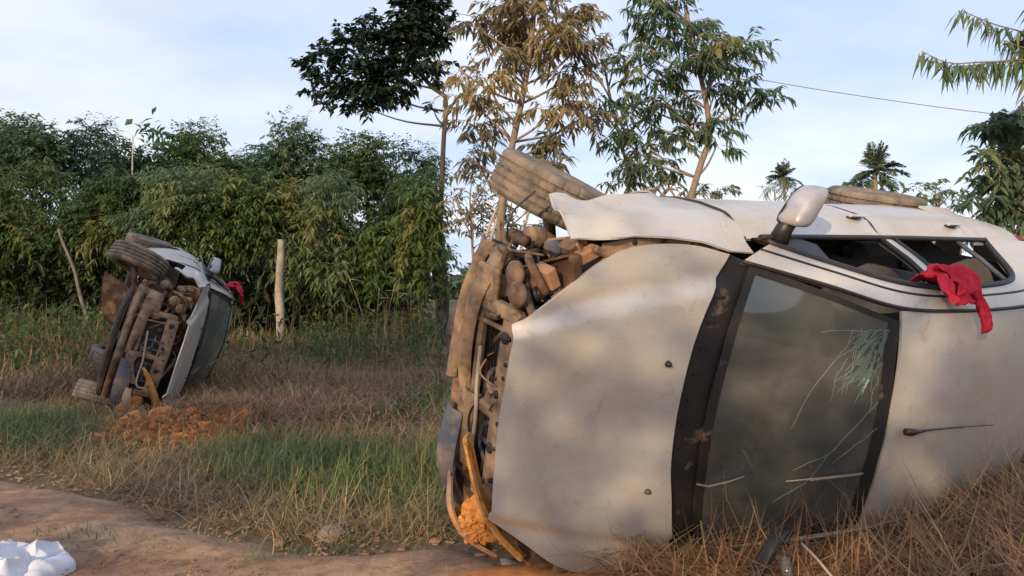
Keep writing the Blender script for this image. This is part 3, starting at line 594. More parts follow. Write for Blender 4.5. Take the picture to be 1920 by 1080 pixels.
    part('front_panel', MB().shell(ruled([(.40, -.62, .25), (.47, -.35, .24), (.49, .0, .23)], [(.40, -.61, .34), (.47, -.38, .30), (.485, -.0, .29)], 16, 6, (.03, 0, 0)), .012, (1, 0, 0)), D)
    pn = part('front_panel', MB().shell(ruled([(.475, -.36, .585), (.485, -.1, .59), (.485, .15, .585), (.475, .40, .57)], [(.47, -.36, .70), (.485, -.1, .705), (.485, .15, .70), (.47, .40, .69)], 24, 6, (.012, 0, 0)), .01, (1, 0, 0)), D, label='dusty tan front panel with bolt holes')
    for y_, z_, r_ in ((-.30, .64, .026), (-.20, .67, .010), (-.06, .63, .018), (.05, .665, .010), (.17, .63, .024), (.30, .66, .010), (.33, .61, .014), (-.12, .61, .009)):
        part('panel_hole', MB().lathe([(0, 0), (0, r_), (.003, r_*.92), (.003, 0)], 14, 'x', (.4985, y_, z_)), M['seal'], pn)
    part('front_panel', MB().shell(ruled([(.47, .02, .33), (.49, .16, .33), (.48, .34, .34)], [(.47, .02, .47), (.485, .14, .42), (.475, .34, .50)], 14, 6, (.015, 0, 0)), .01, (1, 0, 0)), D)
    rg = np.random.default_rng(5)
    for i in range(46):                                 # brackets, caps, pump bodies, sensors
        c = np.array([rg.uniform(.22, .45), rg.uniform(-.66, .12), rg.uniform(.30, .74)]); k = i % 4
        if k == 0: bmb = MB().box(c, rg.uniform(.02, .08, 3), (rg.uniform(-.6, .6), 'XYZ'[i % 3]), .006)
        elif k == 1: r = rg.uniform(.014, .034); bmb = MB().lathe([(-.04, 0), (-.04, r*.8), (-.03, r), (-.01, r), (-.008, r*.8), (.012, r*.8), (.014, r*1.05), (.022, r*1.05), (.024, 0)], 14, 'xyz'[i % 3], c)
        elif k == 2: bmb = MB().blob(c, rg.uniform(.018, .040, 3), i, 8, .3)
        else:
            bmb = MB().box(c, (.012, rg.uniform(.05, .12), rg.uniform(.03, .08)), (rg.uniform(-.4, .4), 'X'), .004)
            for q in (-1, 1): bmb.lathe([(0, 0), (0, .008), (.012, .007), (.012, 0)], 6, 'x', c+[.004, q*.02, 0])
        part('engine_bracket', bmb, [D, Dk, Ru, Dk, Cst, Dk, M['orangerust'], Hs][i % 8])
    cr_ = rs([(.24, -.46, .80), (.33, -.50, .74), (.40, -.47, .66), (.42, -.38, .60)], 60); part('intake_hose', MB().tube(cr_, .030+.006*np.sin(np.arange(60)*1.25), 14), M['seal'])
    part('alternator', MB().lathe([(-.07, 0), (-.07, .05), (-.055, .062), (-.03, .062), (-.028, .055), (-.015, .055), (-.013, .063), (.02, .063), (.022, .052), (.034, .052), (.036, .06), (.055, .055), (.06, .03), (.08, .028), (.08, 0)], 26, 'y', (.33, -.30, .66), smooth=False), M['alloy'])
    part('oil_filter', MB().lathe([(-.05, 0), (-.05, .03), (-.04, .036), (.04, .036), (.05, .03), (.05, 0)], 20, 'x', (.40, -.22, .56)), M['seal'])
    part('reservoir', MB().box((.30, -.66, .64), (.09, .06, .10), bev=.018).lathe([(0, .0), (0, .024), (.02, .024), (.02, 0)], 14, 'z', (.30, -.66, .69)), M['slate'])
    part('strut_top', MB().lathe([(-.02, .06), (0, .075), (.012, .06), (.02, .03), (.03, .028), (.03, 0)], 20, 'z', (.0, -.60, .80)), Dk)
    for i in range(14):                                 # loose wires
        a = np.array([rg.uniform(.30, .46), rg.uniform(-.66, -.05), rg.uniform(.34, .76)]); b_ = a+rg.normal(size=3)*[.06, .14, .10]; b_[0] = min(b_[0], .50)
        part('wire', MB().tube(rs([a, a*.7+b_*.3+[.05, 0, .02], a*.3+b_*.7+[.04, .02, -.02], b_], 14), .0045, 5), [M['seal'], Hs, D][i % 3])
    for i, (c, r) in enumerate((((.36, -.56, .34), .06), ((.40, -.40, .30), .05), ((.30, -.66, .48), .05))):
        part('pulley', MB().lathe([(-.03, 0), (-.03, r), (-.015, r*.85), (0, r), (.015, r*.85), (.03, r), (.03, r*.4), (.04, 0)], 18, 'x' if i else 'y', c), D)
    tray = part('skid_plate', MB().shell(ruled([(.36, -.54, .21), (.42, -.1, .19), (.40, .40, .20), (.34, .56, .22)], [(.0, -.55, .21), (.0, -.1, .19), (.0, .40, .17), (0, .56, .2)], 18, 10), .012, (0, 0, -1)), M['darkgrime'])
    # remains of the bumper and the earth-filled left headlight, low at the front left
    part('bumper_fragment', MB().shell(ruled([(.53, .36, .40), (.53, .52, .42), (.46, .66, .45), (.32, .77, .47)], [(.565, .37, .47), (.56, .51, .50), (.49, .64, .54), (.35, .75, .57)], 22, 8, (.015, .01, 0)), .012, (1, .4, 0)), M['bumperdirt'], label='broken pale bumper corner caked in earth')
    part('headlight_housing', MB().shell(ruled([(.53, .16, .50), (.52, .34, .62), (.46, .50, .70), (.34, .64, .74)], [(.57, .18, .57), (.56, .36, .70), (.50, .49, .765), (.38, .62, .79)], 18, 6, (.02, 0, 0)), .02, (1, 0, 0)), M['orange'], label='left headlight housing filled with orange earth')
    rk = np.random.default_rng(31); em = MB()
    for k in range(420):
        d_ = rk.normal(size=3); d_ /= np.linalg.norm(d_); c = np.array([.44, .56, .50])+d_*[.075, .125, .095]*rk.uniform(.3, 1)**.5*(1-.35*(d_[1] < 0)); r = rk.uniform(.007, .024); em.blob(c, (r*rk.uniform(.7, 1.3), r*rk.uniform(.7, 1.3), r), 500+k, 5, .4)
    em.blob((.42, .56, .50), (.07, .11, .085), 77, 20, .25)
    em.sm = [False]*len(em.sm)
    part('earth_clod', em, M['orange'], label='crumbly orange earth packed into the broken front corner')
    part('undertray_plastic', MB().shell(ruled([(.52, .10, .30), (.55, .36, .30), (.46, .58, .32)], [(.50, .12, .40), (.54, .36, .44), (.46, .56, .46)], 12, 6, (.02, 0, 0)), .01, (1, 0, 0)), M['slate'])
    return root
simple_rust = simple('brown_battery_case', (.10, .048, .028), .6, dust=.25, dscale=8)
M['alloy'] = simple('dusty_bare_alloy', (.34, .32, .30), .45, .6, dust=.35, dscale=12, bumps=.5)
M['orangerust'] = simple('orange_brown_steel', (.36, .17, .085), .7, .1, dust=.45, dscale=9, bumps=.4)
M['bumperdirt'] = simple('dirty_bumper_paint', (.40, .30, .22), .7, 0., dust=.45, dscale=8, bumps=.6, dcol=(.46, .20, .06))
def pose(R, T):
    """camera-frame rotation rows (right, up, forward) and position -> world matrix"""
    m = Matrix.Identity(4); rows = (R[0], R[2], R[1]); tr = (T[0], T[2], T[1]+EYE)
    for i in range(3):
        for j in range(3): m[i][j] = rows[i][j]
        m[i][3] = tr[i]
    return m
POSE_R = pose([[-0.8362, -0.1195, 0.5352], [-0.028, -0.9654, -0.2592], [-0.5476, 0.2317, -0.804]], [0.0084, -0.3545, 3.7395])
POSE_L = pose([[0.4233, -0.2993, 0.8551], [-0.107, -0.9538, -0.2809], [-0.8997, -0.0274, 0.4357]], [-4.2324, -0.5656, 7.5796])
car = build_car(); car.matrix_world = POSE_R
tag(car, 'silver hatchback lying on its side close up, hood, windshield and roof facing the viewer', 'car', 'overturned silver hatchbacks')
car2 = copy_tree(car); car2.matrix_world = POSE_L
tag(car2, 'silver hatchback tipped on its side farther off in the grass, stripped front end showing', 'car', 'overturned silver hatchbacks')

# red cloth hung over the roof edge by the window opening (built in the car's frame so that it lies on the rail)
def red_cloth():
    mb = MB()
    n, m = 34, 26
    a = np.linspace(0, 1, n)[:, None]; b = np.linspace(0, 1, m)[None]
    # bunched top: drapes from inside the opening over the side rail
    path = np.array([(-1.50, -.60, 1.17), (-1.50, -.655, 1.22), (-1.50, -.66, 1.275), (-1.50, -.615, 1.325), (-1.50, -.565, 1.365), (-1.50, -.49, 1.405)])
    pc = rs(path, m)
    def sheet(x0, x1, L, seed, bun):
        k = max(4, int(m*L)); q = rs(pc[:k], m) if L <= 1 else rs(np.vstack([pc, [(-1.5, -.49+.965*(L-1)*.3, 1.405+.02)]]), m)
        G = np.zeros((n, m, 3)); w0 = (x1-x0)*(1-bun*b)
        G[..., 0] = (x0+x1)/2+(a-.5)*w0+.012*np.sin(b*9+seed)
        G[..., 1] = q[None, :, 1]; G[..., 2] = q[None, :, 2]
        f = .016*np.sin(a*23+seed+b*3)+.010*np.sin(a*41+b*7+seed*2)+.008*np.sin(b*17+a*11)
        G[..., 1] -= np.abs(f)*1.1+.004; G[..., 2] += np.abs(f)*.8+.006
        return G
    mb.shell(sheet(-1.26, -1.52, .82, 1, .15), .004, (0, -.7, .7))
    mb.shell(sheet(-1.45, -1.545, 1.22, 2.4, .45)+[0, -.006, .006], .004, (0, -.7, .7))
    mb.shell(sheet(-1.32, -1.48, .75, 4.1, -.1)+[0, -.022, .012], .004, (0, -.7, .7))
    mb.blob((-1.39, -.672, 1.25), (.10, .035, .04), 4, 14, .3)
    return mb.obj('red_cloth', M['red'])
rc = red_cloth(); rc.matrix_world = POSE_R
tag(rc, 'crumpled red cloth draped over the roof edge of the near car, beside its rear window', 'cloth', 'red cloths on the cars')
rc2 = rc.copy(); COL.objects.link(rc2); rc2.matrix_world = POSE_L @ Matrix.Translation((.22, -.03, .0))
tag(rc2, 'small red cloth hung on the upper window edge of the farther car', 'cloth', 'red cloths on the cars')
#==VEG==
# ---------------------------------------------------------------- vegetation
def leaf_soup(C, D, L, W, droop, tint, twist=None, rg=rng):
    """one folded, curved leaf per row: C base point, D direction, L length, W width -> vertices, triangles"""
    n = len(C); D = D/(np.linalg.norm(D, axis=1)[:, None]+1e-9)
    up = rg.normal(size=(n, 3))*.45+[0, 0, 1.]
    Sd = np.cross(D, up); Sd /= np.linalg.norm(Sd, axis=1)[:, None]+1e-9
    Nn = np.cross(Sd, D); L = np.broadcast_to(L, n)[:, None]; W = np.broadcast_to(W, n)[:, None]
    dr = np.array([0, 0, -1.])*L*droop
    b = C; mid = C+D*L*.48+dr*.28; tip = C+D*L+dr
    l = C+D*L*.42+Sd*W*.5+Nn*W*.18+dr*.22; r = C+D*L*.42-Sd*W*.5+Nn*W*.18+dr*.22
    V = np.stack([b, l, mid, r, tip], 1).reshape(-1, 3)
    F = (np.arange(n)[:, None, None]*5+np.array([[0, 2, 1], [0, 3, 2], [1, 2, 4], [2, 3, 4]])[None]).reshape(-1, 3)
    return V, F, np.repeat(tint, 5)
def px(u, v, Y): return np.array([(u-960)/1400*Y, Y, EYE+(515-v)/1400*Y])
def unit(v): return v/(np.linalg.norm(v, axis=-1, keepdims=True)+1e-9)
def make_tree(name, label, lobes, base, mleaf, mbark, group=None, trunk=None, tr=(.09, .03), leaf=(.13, .045), twigs=60, per=9, seed=0, flat=.5, droop=.35, tl=.45, cat='tree', twigw=.006, warm=0., limbs=True, boughs=()):
    """lobes: (centre, radius) of foliage clumps; trunk: polyline; a limb runs to every clump, twigs fill it, leaves hang on the twigs"""
    rg = np.random.default_rng(seed); root = empty(name, base); base = np.asarray(base, float)
    tag(root, label, cat, group)
    tb = MB(); T = rs(trunk, 24); tb.tube(T-base, np.linspace(tr[0], tr[1], 24), 8)
    C_, D_, L_, W_, K_ = [], [], [], [], []; lb = MB()
    for c, r in lobes:
        c = np.asarray(c, float); r = np.broadcast_to(r, 3); rm = r.mean()
        cand = np.where(T[:, 2] < c[2]+.15*rm)[0]; cand = cand if len(cand) else np.arange(3)
        dd = np.linalg.norm(T[cand]-c, axis=1)+np.maximum(0, T[cand, 2]-c[2]+.3)*2; i = cand[np.argmin(dd)]; a = T[i]
        if limbs and (limbs is True or rg.random() < limbs):
            midp = (a+c)/2+[0, 0, -.06*np.linalg.norm(c-a)]+rg.normal(size=3)*.03*np.linalg.norm(c-a)
            lb.tube(rs([a, midp, c], 9)-base, np.linspace(max(tr[1]*.7, .012), .008, 9), 5)
        n = max(3, int(twigs*rm*rm)); 
        d = unit(rg.normal(size=(n, 3))*[1, 1, flat]+[0, 0, .1]); s = c+unit(rg.normal(size=(n, 3)))*r*rg.uniform(.1, .85, (n, 1))**.7
        ln = tl*rg.uniform(.5, 1.1, n); ctint = np.clip(rg.normal(.45, .22)+warm, .05, .95)
        out = unit((s-c)/r+rg.normal(size=(n, 3))*.3)
        d = unit(d*.55+out*[1, 1, .45]*.6)
        for k in range(n):
            q = np.stack([s[k], s[k]+d[k]*ln[k]*.5+[0, 0, -.02*ln[k]], s[k]+d[k]*ln[k]+[0, 0, -droop*.35*ln[k]]])
            if twigw > 0: lb.tube(np.vstack([c*.0+s[k]*.55+c*.45, q])[1:]-base if rg.random() < .5 else np.vstack([c*.6+s[k]*.4, q])-base, twigw, 3, False)
            m = per; t = np.linspace(.12, 1, m)[:, None]; p = (1-t)**2*q[0]+2*t*(1-t)*q[1]+t*t*q[2]
            sd = unit(np.cross(d[k], [0, 0, 1])); sg = np.where(np.arange(m) % 2 == 0, 1, -1)[:, None]
            C_.append(p); D_.append(d[k]*.55+sd*sg*.8+rg.normal(size=(m, 3))*.25+[0, 0, -droop*.6]); sc = rg.uniform(.65, 1.2, m)
            L_.append(leaf[0]*sc); W_.append(leaf[1]*sc); K_.append(np.clip(ctint+rg.normal(0, .1)+rg.normal(0, .09, m), 0, 1))
    for bl, ll in boughs:
        p = rs(bl, int(np.linalg.norm(np.diff(np.asarray(bl), axis=0), axis=1).sum()/.009)); m = len(p); lb.tube(p[::6]-base, np.linspace(.010, .003, len(p[::6])), 4)
        C_.append(p+rg.normal(size=(m, 3))*.012); D_.append(rg.normal(size=(m, 3))*[.6, .6, .30]+[0, 0, -.62]+np.gradient(p, axis=0)*35); sc = rg.uniform(.3, 1.1, m); L_.append(ll*sc); W_.append(ll*.24*sc); K_.append(np.clip(rg.normal(.5+warm, .2, m), 0, 1))
    V, F, ti = leaf_soup(np.vstack(C_)-base, np.vstack(D_), np.concatenate(L_), np.concatenate(W_), droop, np.concatenate(K_), rg=rg)
    tb.obj('trunk', mbark, root)
    if lb.n: lb.obj('branch', mbark, root)
    link('crown', tri_mesh('crown', V, F, ti, mleaf), root)
    return root
def bush_lobes(c, R, n, seed, up=.8):
    rg = np.random.default_rng(seed); L = [(np.asarray(c, float), np.array(R)*.62)]
    for k in range(n):
        d = unit(rg.normal(size=3)*[1, 1, up]+[0, -.25, .15]); L.append((np.asarray(c)+d*np.array(R)*rg.uniform(.55, .85), np.array(R)*rg.uniform(.26, .44)))
    return L
# --- thicket of trees beyond the field, left: far row, then near row
def field_tree(u, vtop, vbot, Y, R, label, mleaf, seed, n=9, leaf=(.17, .07), per=9, twigs=230, group='trees of the thicket beyond the field', tl=.42, droop=.35, warm=0., seam=None):
    zt, zb = EYE+(515-vtop)/1400*Y, EYE+(515-vbot)/1400*Y; X = (u-960)/1400*Y; c = (X, Y, (zt+zb)/2)
    lob = bush_lobes(c, (R, R*.8, (zt-zb)/2), n, seed)
    if seam is not None: lob = [(a, b) for a, b in lob if a[0]/a[1]*1400+960+np.mean(b)*1400/Y*.9 < seam]
    b = (X, Y+1.3, float(ht(X, Y)))
    make_tree('broadleaf_tree', label, lob, b, mleaf, M['darkbark'], group, [b, (X+.1, Y+1.2, zb*.6), (X, Y+.3, c[2]+.3)], (.11, .04), leaf, twigs, per, seed, .6, droop, tl, warm=warm, twigw=0)
FAR = [(85, 172, 430, 20, 1.6, 'tallest broadleaf tree at the left end of the thicket, loose dark top against the sky'),
       (-60, 215, 440, 20, 1.6, 'dark broadleaf tree cut by the left frame edge'),
       (175, 222, 440, 22.5, 1.1, 'blue green tree just right of the tallest tree on the left'),
       (270, 250, 440, 23, 1.6, 'tree rising above the far car, left of the thicket middle'),
       (372, 226, 440, 23, 1.7, 'rounded tree at the middle of the far thicket row'),
       (480, 252, 440, 23, 1.5, 'tree behind the bright green bush, under the pale open sky'),
       (580, 226, 440, 22.5, 1.6, 'tree below the tip of the big dark overhanging branch'),
       (680, 238, 440, 22.5, 1.4, 'tree directly under the big dark overhanging crown'),
       (770, 256, 440, 22, 1.25, 'last tree of the far row before the gap of open sky')]
for i, (u, vt, vb, Y, R, lab) in enumerate(FAR): field_tree(u, vt, vb, Y, R, lab, M[['leaf_far', 'leaf_mango', 'leaf_far'][i % 3]], 100+i, n=[9, 13, 7][i % 3], leaf=[(.14, .06), (.12, .065), (.17, .05)][i % 3], twigs=330, seam=838)
NEAR = [(15, 270, 590, 17.5, 1.45, 'olive green bushy tree at the left frame edge in front of the thicket', .14),
        (130, 345, 560, 17, 1.2, 'drooping green tree left of the far car wheels', .0),
        (250, 300, 545, 16.8, 1.2, 'drooping green tree right behind the far car wheels', .02),
        (355, 312, 560, 16.3, 1.15, 'bright green bushy tree above the red cloth of the far car', .14),
        (462, 290, 545, 16.2, 1.3, 'long leaved bright tree above the weathered fence post', .16),
        (600, 318, 560, 16.3, 1.25, 'long leaved tree right of the weathered fence post', .14),
        (722, 345, 570, 16.6, 1.15, 'green tree above the pale dry stalks', .04),
        (805, 400, 580, 13.6, .5, 'low sprawling bush at the right end of the thicket', .14),
        (812, 262, 480, 13.4, .42, 'narrow upright tree at the right end of the thicket, hiding the big tree trunk', .0)]
for i, (u, vt, vb, Y, R, lab, wm) in enumerate(NEAR): field_tree(u, vt, vb, Y, R, lab, M['leaf_young' if i in (3, 5) else 'leaf_mango'], 200+i, n=[15, 11, 18, 13][i % 4], leaf=[(.16, .05), (.13, .055), (.18, .045)][i % 3], per=10, twigs=[380, 330, 360][i % 3], group='bushy trees along the field edge', tl=.42, droop=.5, warm=wm, seam=842)
# shaded undergrowth at the foot of the thicket
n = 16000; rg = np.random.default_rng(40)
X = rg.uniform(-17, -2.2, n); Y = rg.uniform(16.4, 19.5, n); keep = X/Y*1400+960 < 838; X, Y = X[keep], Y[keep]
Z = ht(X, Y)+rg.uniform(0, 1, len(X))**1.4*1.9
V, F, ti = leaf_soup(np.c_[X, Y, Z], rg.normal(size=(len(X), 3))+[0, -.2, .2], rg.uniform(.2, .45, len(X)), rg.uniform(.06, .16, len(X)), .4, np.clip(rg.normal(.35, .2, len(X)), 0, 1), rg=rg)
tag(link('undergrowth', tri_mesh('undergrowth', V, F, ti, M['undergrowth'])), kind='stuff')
n = 26000; X = rg.uniform(-32, 70, n); Y = rg.uniform(42, 52, n); hgt = 3.2+waves(X, X*0, 61, .5, (.25, .6, 1.4)); Z = hgt*rg.uniform(0, 1, n)**.8
V, F, ti = leaf_soup(np.c_[X, Y, Z], rg.normal(size=(n, 3))+[0, -.2, .2], rg.uniform(.5, 1.0, n), rg.uniform(.2, .45, n), .4, np.clip(rg.normal(.4, .22, n), 0, 1), rg=rg)
tag(link('far_wood', tri_mesh('far_wood', V, F, ti, M['leaf_far'])), kind='stuff')
# --- big dark tree whose crown leans out over the thicket, top centre
Yd = 14.0
lob = [(px(u, v, Yd+dy), r/100.) for u, v, r, dy in ((578, 132, 24, .1), (612, 108, 36, -.2), (655, 82, 34, .2), (695, 52, 34, 0), (640, 150, 36, .4), (700, 122, 52, -.3), (668, 190, 26, .2), (757, 96, 62, .2), (745, 165, 34, -.2), (790, 52, 46, .4), (805, 120, 32, -.2), (818, 70, 26, .2), (820, 20, 26, 0), (770, 60, 40, -.3), (700, 160, 40, 0), (765, 20, 40, 0), (800, 0, 40, .3), (622, 182, 20, 0), (700, 172, 30, .3), (780, -40, 50, 0), (690, 205, 16, 0), (812, 205, 10, 0), (590, 165, 16, 0), (725, 60, 24, .1))]
b = px(826, 0, Yd); b[2] = float(ht(b[0], Yd))
make_tree('shade_tree', 'big dark tree whose crown leans out over the thicket against the sky', lob, b, M['leaf_dark'], M['darkbark'], None,
          [b, px(826, 420, Yd), px(832, 260, Yd), px(836, 182, Yd), px(805, 160, Yd), px(775, 110, Yd), px(765, 40, Yd)], (.06, .035), (.15, .085), 300, 8, 61, .6, .3, .22, twigw=.005, limbs=.2)
# --- young trees behind the near car
def young(label, Y, base_u, trunk, lobes, mleaf, seed, leaf=(.13, .036), twigs=95, per=11, tl=.34, tr=(.05, .02), droop=.55, warm=0., flat=.3, boughs=()):
    b = px(base_u, 0, Y); b[2] = float(ht(b[0], Y))
    make_tree('young_tree', label, [(px(u, v, Y+dy), np.array((rx_, rx_*.8, rz))/1400*Y) for u, v, rx_, rz, dy in lobes], b, mleaf, M['bark'], 'young trees behind the near car', [b]+[px(u, v, Y) for u, v in trunk], tr, (leaf[0]*.92, leaf[1]*.95), int(twigs*4.6), per, seed, flat, droop, tl*.85, warm=warm, twigw=.0028, boughs=[([px(*q, Y) for q in bl], ll) for bl, ll in boughs])
young('young tree with brownish green leaves tinted sunlit gold rising behind the front wheel', 7.2, 922, [(940, 400), (958, 285), (978, 190), (992, 110), (1000, 40), (1005, -60)],
      [(985, 20, 70, 26, 0), (1050, 60, 60, 24, -.2), (930, 50, 55, 18, .2), (1085, 85, 46, 22, 0), (1000, 92, 60, 22, .3), (880, 45, 34, 12, 0), (910, 150, 46, 18, -.2), (880, 185, 36, 16, 0), (935, 105, 40, 14, -.1), (1075, 140, 48, 24, .2), (1050, 195, 52, 26, -.2), (1100, 215, 40, 22, .3), (890, 240, 40, 18, .2), (920, 205, 30, 16, 0),
       (875, 290, 30, 18, 0), (1040, 260, 44, 24, .1), (1035, 300, 34, 16, -.1), (1080, 15, 40, 18, 0), (860, 130, 20, 12, 0), (990, -50, 90, 40, 0), (905, 320, 22, 14, .1)], M['leaf_gold'], 71, (.125, .036), 135, 11, .28)
young('slender green tree with two stems rising behind the mirror side', 7.6, 1275, [(1290, 420), (1310, 320), (1330, 260), (1322, 180), (1300, 90), (1285, 10)],
      [(1230, 30, 60, 30, 0), (1280, 55, 60, 26, .2), (1350, 75, 52, 24, -.1), (1395, 75, 34, 16, 0), (1210, 85, 40, 22, .1), (1300, 110, 60, 22, -.2), (1365, 110, 50, 20, .2), (1240, 140, 50, 22, 0), (1180, 120, 34, 20, 0), (1340, 175, 44, 20, .1), (1250, 195, 46, 22, -.1), (1390, 160, 34, 14, 0), (1430, 180, 38, 14, .1), (1330, 230, 46, 20, 0), (1180, 210, 36, 20, .1), (1270, 250, 46, 20, .1), (1220, 280, 34, 22, 0), (1160, 255, 30, 18, 0), (1200, 320, 30, 20, .1), (1230, -20, 60, 26, 0), (1345, 270, 26, 12, 0), (1240, 320, 20, 16, 0), (1165, 165, 30, 18, 0)], M['leaf_young'], 72, (.12, .034), 120, 11, .27)
young('thin stemmed sapling with sparse leaves between the two taller young trees', 8.2, 1168, [(1172, 420), (1178, 330), (1150, 210), (1130, 110)],
      [(1130, 190, 26, 14, 0), (1150, 120, 22, 12, 0), (1160, 260, 36, 20, 0), (1190, 300, 36, 22, .1), (1215, 300, 26, 22, 0), (1115, 140, 20, 12, 0), (1180, 340, 36, 14, 0)], M['leaf_young'], 73, (.11, .036), 100, 9, .26, (.028, .012))
young('dense green tree at the right frame edge above the rear of the near car', 7.4, 1925, [(1915, 420), (1905, 330), (1900, 260), (1915, 200)],
      [(1870, 235, 40, 26, 0), (1905, 260, 50, 40, .2), (1865, 290, 36, 22, -.1), (1900, 330, 50, 40, 0), (1870, 350, 40, 26, .2), (1910, 400, 50, 40, 0), (1935, 220, 40, 26, 0), (1945, 300, 50, 60, .2), (1840, 375, 30, 16, 0)], M['leaf_young'], 74, (.14, .05), 150, 10, .26, (.05, .03), .5, .05)
young('tall tree beyond the right frame edge reaching in with drooping leafy boughs', 6.2, 2050, [(2040, 400), (2020, 250), (2000, 150), (1990, 60), (1985, -40)],
      [(1950, 60, 40, 30, 0), (1970, 140, 40, 26, 0), (2000, 40, 60, 60, 0)], M['leaf_young'], 75, (.15, .035), 120, 9, .3, (.06, .03), .8, .1,
      boughs=[([(2000, 150), (1930, 118), (1850, 116), (1780, 118), (1728, 96)], .16), ([(1985, 100), (1920, 62), (1860, 44), (1795, 16)], .16), ([(1960, 116), (1900, 112), (1830, 122), (1770, 126)], .13), ([(1990, 70), (1930, 90), (1880, 75)], .13)])
# low shrubs seen past the near car's front end and along its upper edge
def shrub(label, u, v, Y, R, H, mleaf, seed, leaf=(.08, .03), n=5, warm=0., twigs=260, group='shrubs behind the near car'):
    c = px(u, v, Y); b = (c[0], Y, float(ht(c[0], Y)))
    make_tree('shrub', label, bush_lobes(c, (R, R*.7, H), n, seed), b, mleaf, M['bark'], group, [b, (c[0]+.05, Y, c[2]*.5), c], (.03, .012), leaf, twigs, 8, seed, .7, .35, .2, cat='shrub', warm=warm, twigw=.004)
shrub('tangled grey green shrub left of the front wheel', 882, 395, 9.5, .40, .85, M['leaf_gold'], 81, n=9, warm=-.05)
shrub('leafy shrub seen below the front wheel of the near car', 962, 420, 9.8, .45, .70, M['leaf_young'], 82, n=8)
shrub('low yellow green shrub between the fender and the thin sapling', 1245, 352, 13, .55, .28, M['leaf_gold'], 83, (.13, .05), warm=.15, twigs=120)
shrub('low green shrub left of the door mirror', 1345, 352, 14, .65, .24, M['leaf_young'], 84, (.13, .05), twigs=120)
shrub('fine leaved round shrub just left of the door mirror', 1452, 352, 17, .55, .26, M['leaf_young'], 85, (.16, .02), twigs=160)
shrub('bushy shrub right of the small palm', 1755, 365, 13, .60, .30, M['leaf_young'], 86, (.15, .05), twigs=120)
shrub('bright green shrub under the dense tree at the right frame edge', 1868, 415, 9, .45, .40, M['leaf_young'], 87, (.12, .045), warm=.2, twigs=170)
# pale stems standing behind the near car's front end
for (u0, v0, u1, v1, Y, lab) in ((905, 480, 932, 392, 7.9, 'left of two pale bare stems below the front wheel'), (916, 482, 944, 380, 7.9, 'right of two pale bare stems below the front wheel'), (978, 470, 992, 396, 8.6, 'thin grey stem just under the front tyre')):
    a, b = px(u0, v0, Y), px(u1, v1, Y); g = np.array((a[0]-.03, a[1], float(ht(a[0], Y)))); 
    tag(MB().tube(rs([g, a, b, b+(b-a)*.5], 12), np.linspace(.030, .012, 12), 7).obj('bare_stem', M['stalk']), lab, 'stem', 'pale bare stems')
# small palms far behind the car
def palm(label, u, vtop, Y, R, seed, trunk_h=1.0, fan=False):
    rg = np.random.default_rng(seed); c = px(u, vtop, Y); b = np.array((c[0], Y, float(ht(c[0], Y)))); hub = c-[0, 0, R*.55]
    root = empty('palm_tree', b); tag(root, label, 'palm', 'small palms behind the near car')
    MB().tube(rs([b, (b+hub)/2+[.06, 0, 0], hub], 14)-b, np.linspace(.10, .07, 14)*R, 8).obj('trunk', M['bark'], root)
    for k in range(30):
        a = rg.uniform(0, 6.28); e = rg.uniform(-.5, 1.5); d = np.array([math.cos(a)*math.cos(e), math.sin(a)*math.cos(e), math.sin(e)]); L = R*rg.uniform(.8, 1.05)
        t = np.linspace(0, 1, 14)[:, None]; p = hub+d*L*t+np.array([0, 0, -1])*L*.42*t**2*math.cos(e)
        mb = MB().tube(p-b, np.linspace(.02, .006, 14)*R, 3, False); sd = unit(np.cross(d, [0, 0, 1.]+0*d)); 
        p2 = rs(p[1:], 24); C = np.repeat(p2, 2, 0); sg = np.tile([1, -1], 24)[:, None]; V, F, ti = leaf_soup(C-b, d*.6+sd*sg*.8+rg.normal(size=(48, 3))*.14, R*.36*np.repeat(np.sin(np.linspace(.6, 2.9, 24)), 2), R*.06, .3, np.clip(rg.normal(.5, .25, 48), 0, 1), rg=rg)
        mb.add(V, F.tolist(), False, ti); mb.obj('frond', M['leaf_palm'], root)
palm('small feather palm above the rear wheel of the near car', 1640, 288, 15, .62, 91)
palm('slim little palm left of the door mirror', 1470, 312, 19, .48, 92)
# power line far overhead
cp = [px(u, v, 24) for u, v in ((1180, 98), (1430, 150), (1640, 184), (1850, 212), (2100, 238), (2700, 260))]; cp = [px(400, -70, 24), px(800, 12, 24)]+cp
tag(MB().tube(rs(cp, 40), .014, 5).obj('power_line', M['cable']), 'thin sagging power line crossing the sky right of the young trees', 'cable')
# weathered post, leaning dead trunk, stalks, pale pole
def post(u, v0, v1, Y, r):
    b = px(u, v1, Y); h = (v1-v0)/1400*Y; b[2] = float(ht(b[0], Y)); P = np.array([(0, 0, 0), (.01, 0, h*.3), (-.015, 0, h*.6), (.02, 0, h*.85), (.03, 0, h)]); mb = MB()
    rr = rs(np.c_[[r, r*.95, r*1.1, r*.9, r*.8], np.zeros(5), np.zeros(5)], 20)[:, 0]; mb.tube(rs(P, 20), rr, 11); V = mb.v[0]; V[:, :2] *= 1+.13*np.sin(np.arctan2(V[:, 1], V[:, 0])*3+V[:, 2]*5)[:, None]
    o = mb.obj('fence_post', M['wood']); o.location = b; return o
tag(post(525, 452, 648, 15.2, .085), 'weathered grey fence post standing upright before the thicket', 'post')
a, b = px(152, 560, 14.5), px(118, 455, 14.5)
tag(MB().tube(rs([a+(a-b)*.9, a, (a+b)/2+[.05, 0, 0], b, b+(b-a)*.25], 16), np.linspace(.045, .022, 16), 9).obj('dead_trunk', M['darkwood']), 'leaning grey dead trunk left of the far car', 'dead tree')
a, b = px(248, 330, 19.5), px(249, 254, 19.5)
